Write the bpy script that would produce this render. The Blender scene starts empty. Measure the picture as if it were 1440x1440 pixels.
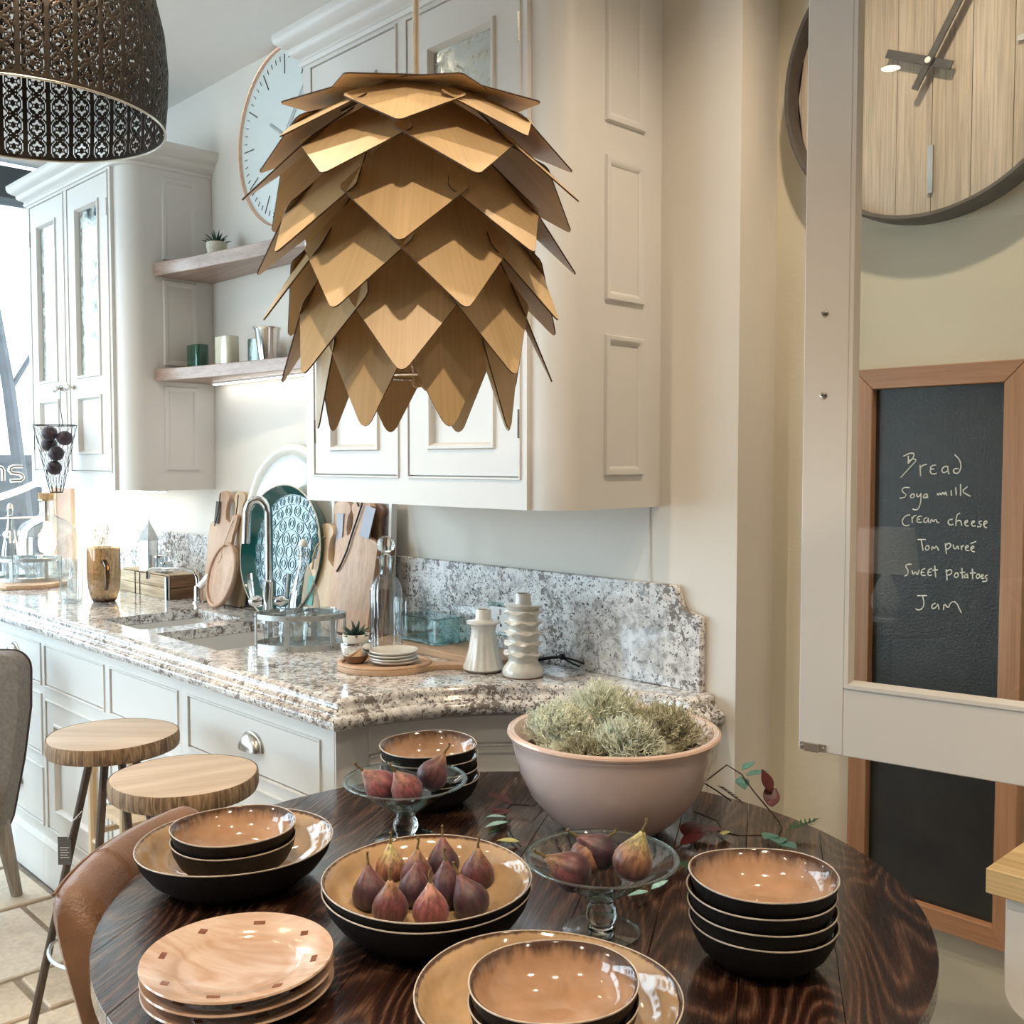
import bpy, bmesh, math, random
from mathutils import Vector, Matrix
from math import sin, cos, pi, radians, sqrt, atan2

rnd = random.Random(7)
scene = bpy.context.scene
COL = scene.collection

# ------------------------------------------------------------------ camera
YAW = radians(44.03)
PITCH = math.atan(70 / 1440)
EYE = 1.41
FWD = Vector((-cos(YAW), sin(YAW), 0))
RGT = Vector((sin(YAW), cos(YAW), 0))
VR = atan2(RGT.y, RGT.x)          # turns local x towards the right of the view, local y away from it
cam_d = bpy.data.cameras.new('camera')
cam = bpy.data.objects.new('camera', cam_d)
COL.objects.link(cam)
cam.location = (0, 0, EYE)
look = FWD * cos(PITCH) - Vector((0, 0, 1)) * sin(PITCH)
cam.rotation_euler = look.to_track_quat('-Z', 'Y').to_euler()
cam_d.sensor_width = 36
cam_d.lens = 36
cam_d.clip_start = 0.05
scene.camera = cam

# ------------------------------------------------------------------ world, daylight, exposure
SKY = 7.0
scene.view_settings.view_transform = 'Standard'
scene.view_settings.look = 'None'
scene.view_settings.exposure = 0.48
scene.view_settings.gamma = 1.0
scene.view_settings.use_curve_mapping = False
world = bpy.data.worlds.new('overcast_sky')
scene.world = world
world.use_nodes = True
bg = world.node_tree.nodes['Background']
bg.inputs[0].default_value = (0.72, 0.88, 1.0, 1)
bg.inputs[1].default_value = SKY
try:
    scene.cycles.max_bounces = 10
    scene.cycles.transparent_max_bounces = 24
    scene.cycles.transmission_bounces = 10
    scene.cycles.sample_clamp_indirect = 6.0
    scene.cycles.use_denoising = True
except Exception:
    pass

def portal(name, loc, rot, sx, sy):
    l = bpy.data.lights.new(name, 'AREA')
    l.shape = 'RECTANGLE'; l.size = sx; l.size_y = sy
    l.cycles.is_portal = True
    o = bpy.data.objects.new(name, l); COL.objects.link(o)
    o.location = loc; o.rotation_euler = rot
    return o
# sampling portals in the shopfront and added rear window (no light of their own)
portal('window_portal', (-4.98, -0.75, 1.55), (0, radians(-90), 0), 2.1, 4.9)
portal('added_window_portal', (-3.81, -3.28, 1.5), (radians(90), 0, 0), 1.6, 2.2)

DOWNLIGHTS = [  # x, y, watts
    (-0.80, 1.46, 12), (-1.55, 0.55, 14), (-0.35, 0.25, 20), (-2.75, 0.75, 10),
    (-3.75, 0.65, 8), (0.55, 0.95, 10), (-0.95, -0.75, 20), (-2.6, -0.9, 12)]
WARM = (1.0, 0.80, 0.58)

# ------------------------------------------------------------------ materials
def new_mat(name):
    m = bpy.data.materials.new(name); m.use_nodes = True
    nt = m.node_tree
    return m, nt, nt.nodes, nt.links, nt.nodes['Principled BSDF']

def setp(b, **k):
    names = {'col': 'Base Color', 'rough': 'Roughness', 'metal': 'Metallic', 'spec': 'Specular IOR Level',
             'coat': 'Coat Weight', 'coatr': 'Coat Roughness', 'trans': 'Transmission Weight', 'ior': 'IOR',
             'em': 'Emission Color', 'ems': 'Emission Strength', 'alpha': 'Alpha', 'sheen': 'Sheen Weight'}
    for a, v in k.items():
        if v is None: continue
        if a in ('col', 'em'): v = (*v, 1)
        b.inputs[names[a]].default_value = v

def coords(n, l, scale=(1, 1, 1), world_pos=False, rot=(0, 0, 0), rand=0):
    mp = n.new('ShaderNodeMapping'); mp.inputs['Scale'].default_value = scale; mp.inputs['Rotation'].default_value = rot
    if world_pos:
        g = n.new('ShaderNodeNewGeometry'); out = g.outputs['Position']
    else:
        t = n.new('ShaderNodeTexCoord'); out = t.outputs['Object']
    if rand:
        oi = n.new('ShaderNodeObjectInfo')
        mu = n.new('ShaderNodeMath'); mu.operation = 'MULTIPLY'; mu.inputs[1].default_value = rand
        l.new(oi.outputs['Random'], mu.inputs[0])
        ad = n.new('ShaderNodeVectorMath'); ad.operation = 'ADD'
        l.new(out, ad.inputs[0]); l.new(mu.outputs[0], ad.inputs[1]); out = ad.outputs[0]
    l.new(out, mp.inputs['Vector'])
    return mp.outputs['Vector']

def noise(n, l, vec, scale, detail=4, rough=.55, dist=0):
    t = n.new('ShaderNodeTexNoise'); t.inputs['Scale'].default_value = scale; t.inputs['Detail'].default_value = detail
    t.inputs['Roughness'].default_value = rough; t.inputs['Distortion'].default_value = dist
    l.new(vec, t.inputs['Vector'])
    return t.outputs['Fac']

def ramp(n, l, fac, stops):
    r = n.new('ShaderNodeValToRGB'); e = r.color_ramp.elements
    while len(e) > 1: e.remove(e[-1])
    e[0].position = stops[0][0]; e[0].color = (*stops[0][1], 1)
    for p, c in stops[1:]:
        x = e.new(p); x.color = (*c, 1)
    l.new(fac, r.inputs['Fac'])
    return r.outputs['Color']

def mix(n, l, fac, a, b, mode='MIX'):
    m = n.new('ShaderNodeMix'); m.data_type = 'RGBA'; m.blend_type = mode
    for i, v in ((0, fac), (6, a), (7, b)):
        if isinstance(v, (int, float)): m.inputs[i].default_value = v
        elif isinstance(v, tuple): m.inputs[i].default_value = (*v, 1)
        else: l.new(v, m.inputs[i])
    return m.outputs[2]

def bump(n, l, b, h, strength, dist=.01):
    bp = n.new('ShaderNodeBump'); bp.inputs['Strength'].default_value = strength; bp.inputs['Distance'].default_value = dist
    l.new(h, bp.inputs['Height']); l.new(bp.outputs[0], b.inputs['Normal'])

def sc(c, k): return tuple(min(1, x * k) for x in c)

def plain(name, col, rough=.5, var=.05, scale=18, bmp=0, bscale=80, stretch=(1, 1, 1), **k):
    m, nt, n, l, b = new_mat(name)
    setp(b, rough=rough, **k)
    v = coords(n, l, stretch)
    f = noise(n, l, v, scale)
    l.new(ramp(n, l, f, [(.3, sc(col, 1 - var)), (.7, sc(col, 1 + var))]), b.inputs['Base Color'])
    if bmp: bump(n, l, b, noise(n, l, v, bscale, 3), bmp)
    return m

def wood(name, c1, c2, axis='x', scale=9, stretch=14, rough=.45, grain=.5, rand=9, knots=0, coat=0, wp=False):
    m, nt, n, l, b = new_mat(name)
    setp(b, rough=rough, coat=coat, coatr=.15)
    s = {'x': (1 / stretch, 1, 1), 'y': (1, 1 / stretch, 1), 'z': (1, 1, 1 / stretch)}[axis]
    v = coords(n, l, s, rand=rand)
    big = noise(n, l, v, scale, 3, .5, .6)
    w = n.new('ShaderNodeMath'); w.operation = 'MULTIPLY'; w.inputs[1].default_value = 5.0; l.new(big, w.inputs[0])
    fr = n.new('ShaderNodeMath'); fr.operation = 'PINGPONG'; fr.inputs[1].default_value = .5; l.new(w.outputs[0], fr.inputs[0])
    base = ramp(n, l, fr.outputs[0], [(0, c1), (.5, c2)])
    s2 = {'x': (1 / 40, 1, 1), 'y': (1, 1 / 40, 1), 'z': (1, 1, 1 / 40)}[axis]
    fine = noise(n, l, coords(n, l, s2, rand=rand), 260, 4, .6)
    g = ramp(n, l, fine, [(.35, sc((1, 1, 1), 1 - grain)), (.62, (1, 1, 1))])
    l.new(mix(n, l, 1.0, base, g, 'MULTIPLY'), b.inputs['Base Color'])
    bump(n, l, b, fine, .12, .002)
    return m

def thin_glass(name, tint=(.93, .97, .97), edge=(.55, .64, .66), refl=1.0, rough=0.0):
    m, nt, n, l, b = new_mat(name)
    n.remove(b)
    out = n['Material Output']
    lw = n.new('ShaderNodeLayerWeight'); lw.inputs['Blend'].default_value = .5
    tr = n.new('ShaderNodeBsdfTransparent'); gl = n.new('ShaderNodeBsdfGlossy'); gl.inputs['Roughness'].default_value = rough
    pw = n.new('ShaderNodeMath'); pw.operation = 'POWER'; pw.inputs[1].default_value = 3.0
    l.new(lw.outputs['Facing'], pw.inputs[0])
    l.new(mix(n, l, pw.outputs[0], tint, edge), tr.inputs['Color'])
    # Schlick reflection, the same from both sides of the sheet
    p5 = n.new('ShaderNodeMath'); p5.operation = 'POWER'; p5.inputs[1].default_value = 5.0; l.new(lw.outputs['Facing'], p5.inputs[0])
    mu = n.new('ShaderNodeMath'); mu.operation = 'MULTIPLY_ADD'; mu.use_clamp = True
    mu.inputs[1].default_value = .80; mu.inputs[2].default_value = .045 * refl
    l.new(p5.outputs[0], mu.inputs[0])
    ms = n.new('ShaderNodeMixShader'); l.new(mu.outputs[0], ms.inputs[0]); l.new(tr.outputs[0], ms.inputs[1]); l.new(gl.outputs[0], ms.inputs[2])
    l.new(ms.outputs[0], out.inputs[0])
    return m

def solid_glass(name, col=(.9, .97, .96), ior=1.48, rough=0.0):
    m, nt, n, l, b = new_mat(name)
    setp(b, col=col, rough=rough, trans=1.0, ior=ior)
    return m

def emit(name, col, s):
    m, nt, n, l, b = new_mat(name)
    setp(b, col=col, em=col, ems=s)
    return m

def granite():
    m, nt, n, l, b = new_mat('granite')
    setp(b, rough=.12, coat=.4, coatr=.04)
    v = coords(n, l, (1, 1, 1), True)
    v2 = coords(n, l, (1, 1, .75), True, (0, .5, .4))
    patch = noise(n, l, v2, 5.5, 3, .6, .8)
    veil = noise(n, l, v, 42, 4, .62, .5)
    speck = noise(n, l, v, 150, 3, .6, .6)
    base = ramp(n, l, veil, [(.34, (.33, .325, .335)), (.46, (.62, .615, .615)), (.55, (.80, .795, .785))])
    rust = ramp(n, l, noise(n, l, v2, 20, 4, .6, 1.0), [(.54, (1, 1, 1)), (.68, (.66, .55, .45))])
    base = mix(n, l, .5, base, rust, 'MULTIPLY')
    # dark crystals, thicker inside the patches
    ad = n.new('ShaderNodeMath'); ad.operation = 'MULTIPLY_ADD'; ad.inputs[1].default_value = .30
    l.new(patch, ad.inputs[0]); l.new(speck, ad.inputs[2])
    dark = ramp(n, l, ad.outputs[0], [(.725, (0, 0, 0)), (.765, (1, 1, 1))])
    col = mix(n, l, dark, base, (.085, .07, .065))
    ad2 = n.new('ShaderNodeMath'); ad2.operation = 'MULTIPLY_ADD'; ad2.inputs[1].default_value = .75
    l.new(noise(n, l, v2, 3.4, 2, .5, 1.6), ad2.inputs[0]); l.new(noise(n, l, v, 60, 4, .65), ad2.inputs[2])
    veins = ramp(n, l, ad2.outputs[0], [(.98, (0, 0, 0)), (1.06, (1, 1, 1))])
    col = mix(n, l, veins, col, (.20, .175, .16))
    l.new(col, b.inputs['Base Color'])
    return m

def antique_mirror():
    m, nt, n, l, b = new_mat('antique_mirror')
    v = coords(n, l)
    f = noise(n, l, v, 26, 5, .65, .8)
    l.new(ramp(n, l, f, [(.42, (.52, .56, .56)), (.55, (.46, .47, .43)), (.66, (.30, .29, .24))]), b.inputs['Base Color'])
    l.new(ramp(n, l, f, [(.40, (.06, .06, .06)), (.66, (.45, .45, .45))]), b.inputs['Roughness'])
    setp(b, metal=.92)
    return m

def flag_stone(name, col):
    m, nt, n, l, b = new_mat(name)
    setp(b, rough=.5)
    v = coords(n, l, rand=20)
    f = noise(n, l, v, 5, 6, .6, .4)
    c = ramp(n, l, f, [(.3, sc(col, .72)), (.5, col), (.7, sc(col, 1.12))])
    c = mix(n, l, .5, c, ramp(n, l, noise(n, l, v, 60, 3), [(.35, (.75, .7, .62)), (.6, (1, 1, 1))]), 'MULTIPLY')
    l.new(c, b.inputs['Base Color'])
    bump(n, l, b, f, .25, .01)
    return m

def table_wood():
    m, nt, n, l, b = new_mat('dark_stained_oak')
    setp(b, coat=.8, coatr=.12)
    v = coords(n, l, (1, 1 / 4, 1), rand=13)
    big = noise(n, l, v, 3.4, 2, .4, .25)
    w = n.new('ShaderNodeMath'); w.operation = 'MULTIPLY'; w.inputs[1].default_value = 46.0; l.new(big, w.inputs[0])
    pp = n.new('ShaderNodeMath'); pp.operation = 'PINGPONG'; pp.inputs[1].default_value = .5; l.new(w.outputs[0], pp.inputs[0])
    base = ramp(n, l, pp.outputs[0], [(0, (.022, .008, .005)), (.28, (.045, .017, .010)), (.5, (.150, .075, .046))])
    fine = noise(n, l, coords(n, l, (1, 1 / 26, 1), rand=13), 330, 4, .65)
    g = ramp(n, l, fine, [(.40, (.30, .27, .26)), (.58, (1.0, 1.0, 1.0))])
    l.new(mix(n, l, .9, base, g, 'MULTIPLY'), b.inputs['Base Color'])
    l.new(ramp(n, l, fine, [(.3, (.40, .40, .40)), (.7, (.20, .20, .20))]), b.inputs['Roughness'])
    bump(n, l, b, fine, .35, .002)
    return m

def glaze(name, inner, rim_z, drip, amp=.022):
    """Tan pooled glaze; brown drips run down from the rim (object z = rim_z)."""
    m, nt, n, l, b = new_mat(name)
    setp(b, rough=.08, coat=.6, coatr=.03)
    v = coords(n, l, rand=5)
    f = noise(n, l, v, 14, 4, .6, .5)
    base = ramp(n, l, f, [(.3, sc(inner, .78)), (.5, inner), (.72, sc(inner, 1.22))])
    t = n.new('ShaderNodeTexCoord'); sp = n.new('ShaderNodeSeparateXYZ'); l.new(t.outputs['Object'], sp.inputs[0])
    dn = noise(n, l, coords(n, l, (1, 1, .12), rand=5), 95, 3, .6)
    ma = n.new('ShaderNodeMath'); ma.operation = 'MULTIPLY_ADD'; ma.inputs[1].default_value = amp; ma.inputs[2].default_value = -amp / 2
    l.new(dn, ma.inputs[0])
    ad = n.new('ShaderNodeMath'); ad.operation = 'ADD'; l.new(sp.outputs['Z'], ad.inputs[0]); l.new(ma.outputs[0], ad.inputs[1])
    mr = n.new('ShaderNodeMapRange'); mr.inputs[1].default_value = rim_z - drip; mr.inputs[2].default_value = rim_z - drip * .15
    l.new(ad.outputs[0], mr.inputs[0])
    l.new(mix(n, l, mr.outputs[0], base, (.075, .035, .02)), b.inputs['Base Color'])
    bump(n, l, b, noise(n, l, v, 22, 2), .25, .006)
    return m

def fig_skin(name, low, mid, top, split):
    m, nt, n, l, b = new_mat(name)
    setp(b, rough=.42, sheen=.15)
    t = n.new('ShaderNodeTexCoord'); sp = n.new('ShaderNodeSeparateXYZ'); l.new(t.outputs['Object'], sp.inputs[0])
    wob = noise(n, l, coords(n, l, (1, 1, .35), rand=7), 45, 3)
    ma = n.new('ShaderNodeMath'); ma.operation = 'MULTIPLY_ADD'; ma.inputs[1].default_value = .02; ma.inputs[2].default_value = -.01; l.new(wob, ma.inputs[0])
    ad = n.new('ShaderNodeMath'); ad.operation = 'ADD'; l.new(sp.outputs['Z'], ad.inputs[0]); l.new(ma.outputs[0], ad.inputs[1])
    mr = n.new('ShaderNodeMapRange'); mr.inputs[1].default_value = 0; mr.inputs[2].default_value = .062; l.new(ad.outputs[0], mr.inputs[0])
    base = ramp(n, l, mr.outputs[0], [(.15, low), (split, mid), (.97, top)])
    st = noise(n, l, coords(n, l, (1, 1, .06), rand=7), 170, 3, .6)
    g = ramp(n, l, st, [(.38, (.60, .56, .58)), (.62, (1.5, 1.42, 1.42))])
    l.new(mix(n, l, 1.0, base, g, 'MULTIPLY'), b.inputs['Base Color'])
    return m

MT = {}
def mk():
    P = MT
    P['cab'] = plain('painted_cabinet', (.72, .705, .68), .42, .015, 6)
    P['wall'] = plain('wall_paint', (.73, .695, .635), .85, .03, 3, .05, 60)
    P['wall_cream'] = plain('cream_wall_paint', (.64, .60, .485), .85, .04, 3, .08, 50)
    P['ceil'] = plain('ceiling_paint', (.82, .81, .79), .9, .01)
    P['doorpaint'] = plain('stone_beige_paint', (.64, .59, .53), .42, .015, 6)
    P['eastwall'] = plain('east_wall_paint', (.36, .31, .25), .85, .03, 3)
    P['rearwall'] = wood('weathered_boards', (.09, .072, .055), (.15, .12, .09), 'z', 6, 10, .8)
    P['granite'] = granite()
    P['mirror'] = antique_mirror()
    P['nickel'] = plain('brushed_nickel', (.62, .58, .52), .25, .08, 40, metal=1)
    P['chrome'] = plain('chrome', (.80, .81, .82), .07, .03, 30, metal=1)
    P['zinc'] = plain('galvanised_zinc', (.50, .51, .50), .42, .15, 40, metal=.85)
    P['blackmetal'] = plain('dark_bronze_metal', (.075, .062, .05), .5, .25, 60, metal=.6)
    P['blackrim'] = plain('blackened_steel', (.11, .10, .09), .45, .2, 40, metal=.5)
    P['silver'] = plain('polished_silver', (.85, .84, .82), .12, .05, 30, metal=1)
    P['copper'] = plain('copper', (.80, .48, .34), .25, .06, 30, metal=1)
    P['table'] = table_wood()
    P['tablebase'] = plain('painted_table_base', (.55, .50, .42), .5, .04)
    P['ply'] = wood('birch_veneer', (.56, .38, .19), (.64, .45, .24), 'z', 6, 8, .42, .12)
    P['darkedge'] = plain('laser_cut_edge', (.09, .045, .02), .7, .2)
    P['stooltop'] = wood('pale_stool_wood', (.50, .37, .255), (.62, .49, .365), 'x', 5, 7, .45, .18)
    P['stoolbark'] = wood('stool_rim_wood', (.17, .10, .055), (.42, .28, .16), 'z', 40, 6, .75, .5)
    P['beech'] = wood('beech', (.66, .48, .30), (.74, .57, .38), 'z', 8, 12, .5, .15)
    P['board'] = wood('ash_board', (.50, .30, .19), (.62, .41, .28), 'z', 7, 12, .5, .22)
    P['boardpink'] = wood('pale_beech_board', (.52, .33, .215), (.62, .425, .295), 'z', 6, 14, .5, .14)
    P['boardpale'] = wood('pale_oak_board', (.55, .39, .235), (.65, .49, .32), 'z', 6, 12, .5, .12)
    P['boarddark'] = wood('acacia_board', (.20, .10, .055), (.30, .17, .09), 'z', 7, 12, .5, .3)
    P['boardx'] = wood('lying_beech_board', (.50, .305, .18), (.60, .395, .25), 'x', 7, 12, .5, .15)
    P['oaktop'] = wood('oak_worktop', (.66, .44, .20), (.78, .56, .28), 'x', 8, 14, .4, .2)
    P['frameoak'] = wood('alder_frame', (.40, .20, .105), (.50, .27, .15), 'z', 8, 14, .45, .18)
    P['frameoakx'] = wood('alder_frame_rail', (.40, .20, .105), (.50, .27, .15), 'x', 8, 14, .45, .18)
    P['shelf'] = wood('shelf_wood', (.34, .23, .18), (.46, .33, .27), 'x', 8, 12, .35, .3)
    P['clockwood'] = wood('limed_clock_wood', (.50, .41, .31), (.62, .53, .43), 'z', 4, 16, .55, .35)
    P['crate'] = wood('weathered_crate_wood', (.50, .37, .23), (.70, .56, .38), 'x', 7, 9, .75, .40)
    P['cratedark'] = wood('dark_crate_wood', (.17, .09, .045), (.30, .17, .085), 'y', 9, 9, .75, .45)
    P['slate'] = plain('chalkboard', (.022, .024, .024), .38, .5, 6, .12, 240)
    P['chalk'] = plain('chalk', (.80, .80, .76), .95, .1, 200)
    P['leather'] = plain('tan_leather', (.225, .118, .068), .32, .3, 7, .25, 220)
    P['leathseam'] = plain('leather_piping', (.20, .10, .055), .45, .2)
    P['greycloth'] = plain('grey_wool_cloth', (.23, .195, .165), .95, .18, 90, .35, 300)
    P['piping'] = plain('dark_piping', (.05, .03, .025), .7, .1)
    P['greywood'] = wood('grey_washed_leg', (.26, .22, .17), (.38, .32, .26), 'z', 9, 10, .6, .3)
    P['darkwood'] = wood('dark_iron_leg', (.055, .036, .024), (.11, .072, .045), 'z', 9, 10, .6, .4)
    P['blackclay'] = plain('black_stoneware', (.007, .006, .0055), .55, .4, 50, .2, 300, spec=.25)
    P['rimclay'] = plain('bare_clay_rim', (.60, .51, .42), .3, .25, 60)
    P['glaze'] = glaze('tan_reactive_glaze', (.46, .275, .165), .056, .018)
    P['glazebig'] = glaze('tan_dish_glaze', (.50, .325, .175), .066, .0035, .006)
    P['pink'] = plain('blush_pink_glaze', (.76, .60, .555), .16, .03, 6, coat=.5, coatr=.05)
    P['pinkrim'] = plain('peach_glaze_rim', (.70, .50, .40), .18, .06, 20, coat=.4)
    P['lichen'] = plain('grey_green_lichen', (.70, .73, .60), .95, .30, 30)
    P['lichen2'] = plain('olive_lichen', (.50, .48, .34), .95, .35, 30)
    P['peat'] = plain('dark_peat', (.05, .035, .02), 1.0, .4, 60, .6, 90)
    P['plate'] = wood('peach_marbled_glaze', (.56, .345, .225), (.72, .53, .41), 'y', 13, 3.0, .12, .06, 9, 0, .7)
    P['platemark'] = plain('rust_motif_glaze', (.22, .075, .035), .2, .3, 90)
    P['white_china'] = plain('white_china', (.78, .75, .68), .25, .04, 20, coat=.3)
    P['teal'] = plain('teal_glaze', (.010, .085, .078), .10, .25, 16, coat=.6, coatr=.03)
    P['tealpale'] = plain('pale_teal_relief', (.022, .105, .115), .18, .45, 40, coat=.6, coatr=.03)
    P['paleglaze'] = plain('pale_speckled_glaze', (.66, .69, .66), .12, .05, 90, coat=.5)
    P['whiteglaze'] = plain('ivory_glaze', (.72, .70, .64), .14, .06, 24, coat=.5, coatr=.04)
    P['clayfoot'] = plain('brown_clay_foot', (.14, .08, .05), .8, .2)
    P['greenpot'] = plain('bottle_green_glaze', (.018, .085, .052), .12, .25, 20, coat=.5)
    P['creampot'] = plain('cream_green_glaze', (.66, .66, .52), .15, .05, 20, coat=.5)
    P['concrete'] = plain('cream_plaster_pot', (.66, .62, .50), .8, .1, 40, .3, 60)
    P['succulent'] = plain('succulent_leaf', (.022, .060, .038), .5, .4, 60)
    P['leafteal'] = plain('verdigris_leaf', (.085, .22, .19), .5, .3, 120)
    P['leafred'] = plain('burgundy_leaf', (.085, .012, .014), .4, .3, 120)
    P['leafgreen'] = plain('dark_green_leaf', (.02, .085, .035), .5, .3, 120)
    P['leafyellow'] = plain('yellow_green_leaf', (.52, .50, .20), .6, .2, 120)
    P['leafmint'] = plain('pale_mint_leaf', (.36, .60, .55), .4, .2, 120)
    P['leafbrown'] = plain('tan_dry_leaf', (.34, .18, .07), .7, .3, 120)
    P['wire'] = plain('dark_wire', (.035, .022, .016), .5, .3, metal=.4)
    P['cord'] = plain('black_leather_cord', (.012, .011, .011), .7, .2)
    P['string'] = plain('natural_string', (.42, .33, .22), .9, .2, 100)
    P['tagblue'] = plain('grey_blue_card', (.42, .46, .54), .8, .05)
    P['taggrey'] = plain('dark_grey_card', (.115, .11, .105), .8, .1)
    P['tagturq'] = plain('turquoise_card', (.16, .58, .52), .7, .08)
    P['white'] = plain('white_paint', (.80, .80, .79), .5, .02)
    P['clockface'] = plain('white_clock_face', (.80, .84, .84), .45, .01)
    P['ceramic'] = plain('white_sink_ceramic', (.66, .66, .65), .2, .02)
    P['stone'] = flag_stone('sandstone_flag', (.60, .50, .385))
    P['stone2'] = flag_stone('pale_limestone_flag', (.66, .60, .52))
    P['mortar'] = plain('floor_mortar', (.30, .25, .20), .95, .15, 40, .4, 90)
    P['glass'] = thin_glass('clear_glass', (.90, .93, .935), (.26, .32, .34), 4.0)
    P['glassthin'] = thin_glass('window_glass', (.97, .985, .98), (.9, .93, .93), 1.0)
    P['doorglass'] = thin_glass('cabinet_door_glass', (.95, .96, .94), (.85, .87, .85), 1.2)
    P['glassgreen'] = thin_glass('recycled_green_glass', (.82, .94, .93), (.25, .52, .50), 3.5)
    P['glassbrown'] = thin_glass('smoky_brown_glass', (.50, .40, .285), (.24, .17, .11), 2.0)
    P['brownsolid'] = solid_glass('brown_glass_solid', (.25, .14, .07))
    P['compote'] = solid_glass('compote_glass', (.95, .99, .98))
    P['compotethin'] = thin_glass('compote_bowl_glass', (.87, .95, .93), (.22, .46, .40), 4.5)
    P['cordflex'] = plain('clear_flex', (.42, .38, .30), .35, .1, 60)
    P['frame_grey'] = plain('window_frame_paint', (.07, .085, .098), .5, .05)
    P['jamb'] = plain('pine_jamb', (.42, .31, .26), .6, .08)
    P['vinyl'] = plain('white_window_vinyl', (.85, .85, .85), .5, .01)
    P['bulb'] = emit('warm_lamp_bulb', (1.0, .74, .42), 60.0)
    P['led'] = emit('led_strip', (1.0, .96, .91), 9.0)
    P['spotlens'] = emit('downlight_lens', (1.0, .82, .6), 30.0)
    P['cork'] = plain('cork', (.42, .26, .13), .9, .3, 90, .3, 120)
    P['morocco'] = plain('fretted_bronze', (.055, .043, .033), .5, .3, 40, metal=.5)
    P['moroccorim'] = plain('pale_brass_rim', (.62, .58, .50), .35, .1, metal=.8)
    P['lampshade'] = plain('white_linen_shade', (.75, .75, .74), .9, .05, 90)
    P['road'] = plain('wet_pavement', (.10, .10, .105), .7, .1, 4)
    P['facade'] = plain('white_render', (.80, .80, .80), .9, .04, 2)
    P['facade_dark'] = plain('dark_shopfront_paint', (.026, .028, .032), .6, .1, 2)
    P['awning'] = plain('slate_blue_awning', (.035, .045, .07), .8, .1)
    P['bark'] = plain('grey_bark', (.05, .05, .055), .9, .2, 20, .4, 50)
    P['figA'] = fig_skin('purple_fig_skin', (.024, .012, .022), (.048, .018, .028), (.17, .06, .058), .55)
    P['figB'] = fig_skin('rosy_fig_skin', (.036, .014, .022), (.12, .035, .038), (.30, .17, .085), .64)
    P['figC'] = fig_skin('green_topped_fig_skin', (.10, .03, .034), (.26, .13, .07), (.42, .40, .15), .55)
    P['figD'] = fig_skin('pink_fig_skin', (.06, .018, .028), (.21, .065, .065), (.44, .25, .19), .62)
    P['stem'] = plain('fig_stem', (.17, .12, .04), .8, .3, 90)
mk()

# ------------------------------------------------------------------ mesh helpers
def rect(x0, x1, y0, y1): return [(x0, y0), (x1, y0), (x1, y1), (x0, y1)]

def offset_path(path, o):
    """Moves a 2D polyline to its right-hand side by o, mitred."""
    n = len(path); out = []
    for i in range(n):
        ds = []
        if i > 0: ds.append((Vector(path[i]) - Vector(path[i - 1])).normalized())
        if i < n - 1: ds.append((Vector(path[i + 1]) - Vector(path[i])).normalized())
        nn = [Vector((d.y, -d.x)) for d in ds]
        if len(nn) == 2:
            m = nn[0] + nn[1]
            m = m / max(.2, m.dot(nn[0])) if m.length > 1e-6 else nn[0]
        else: m = nn[0]
        out.append((path[i][0] + m.x * o, path[i][1] + m.y * o))
    return out

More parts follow.
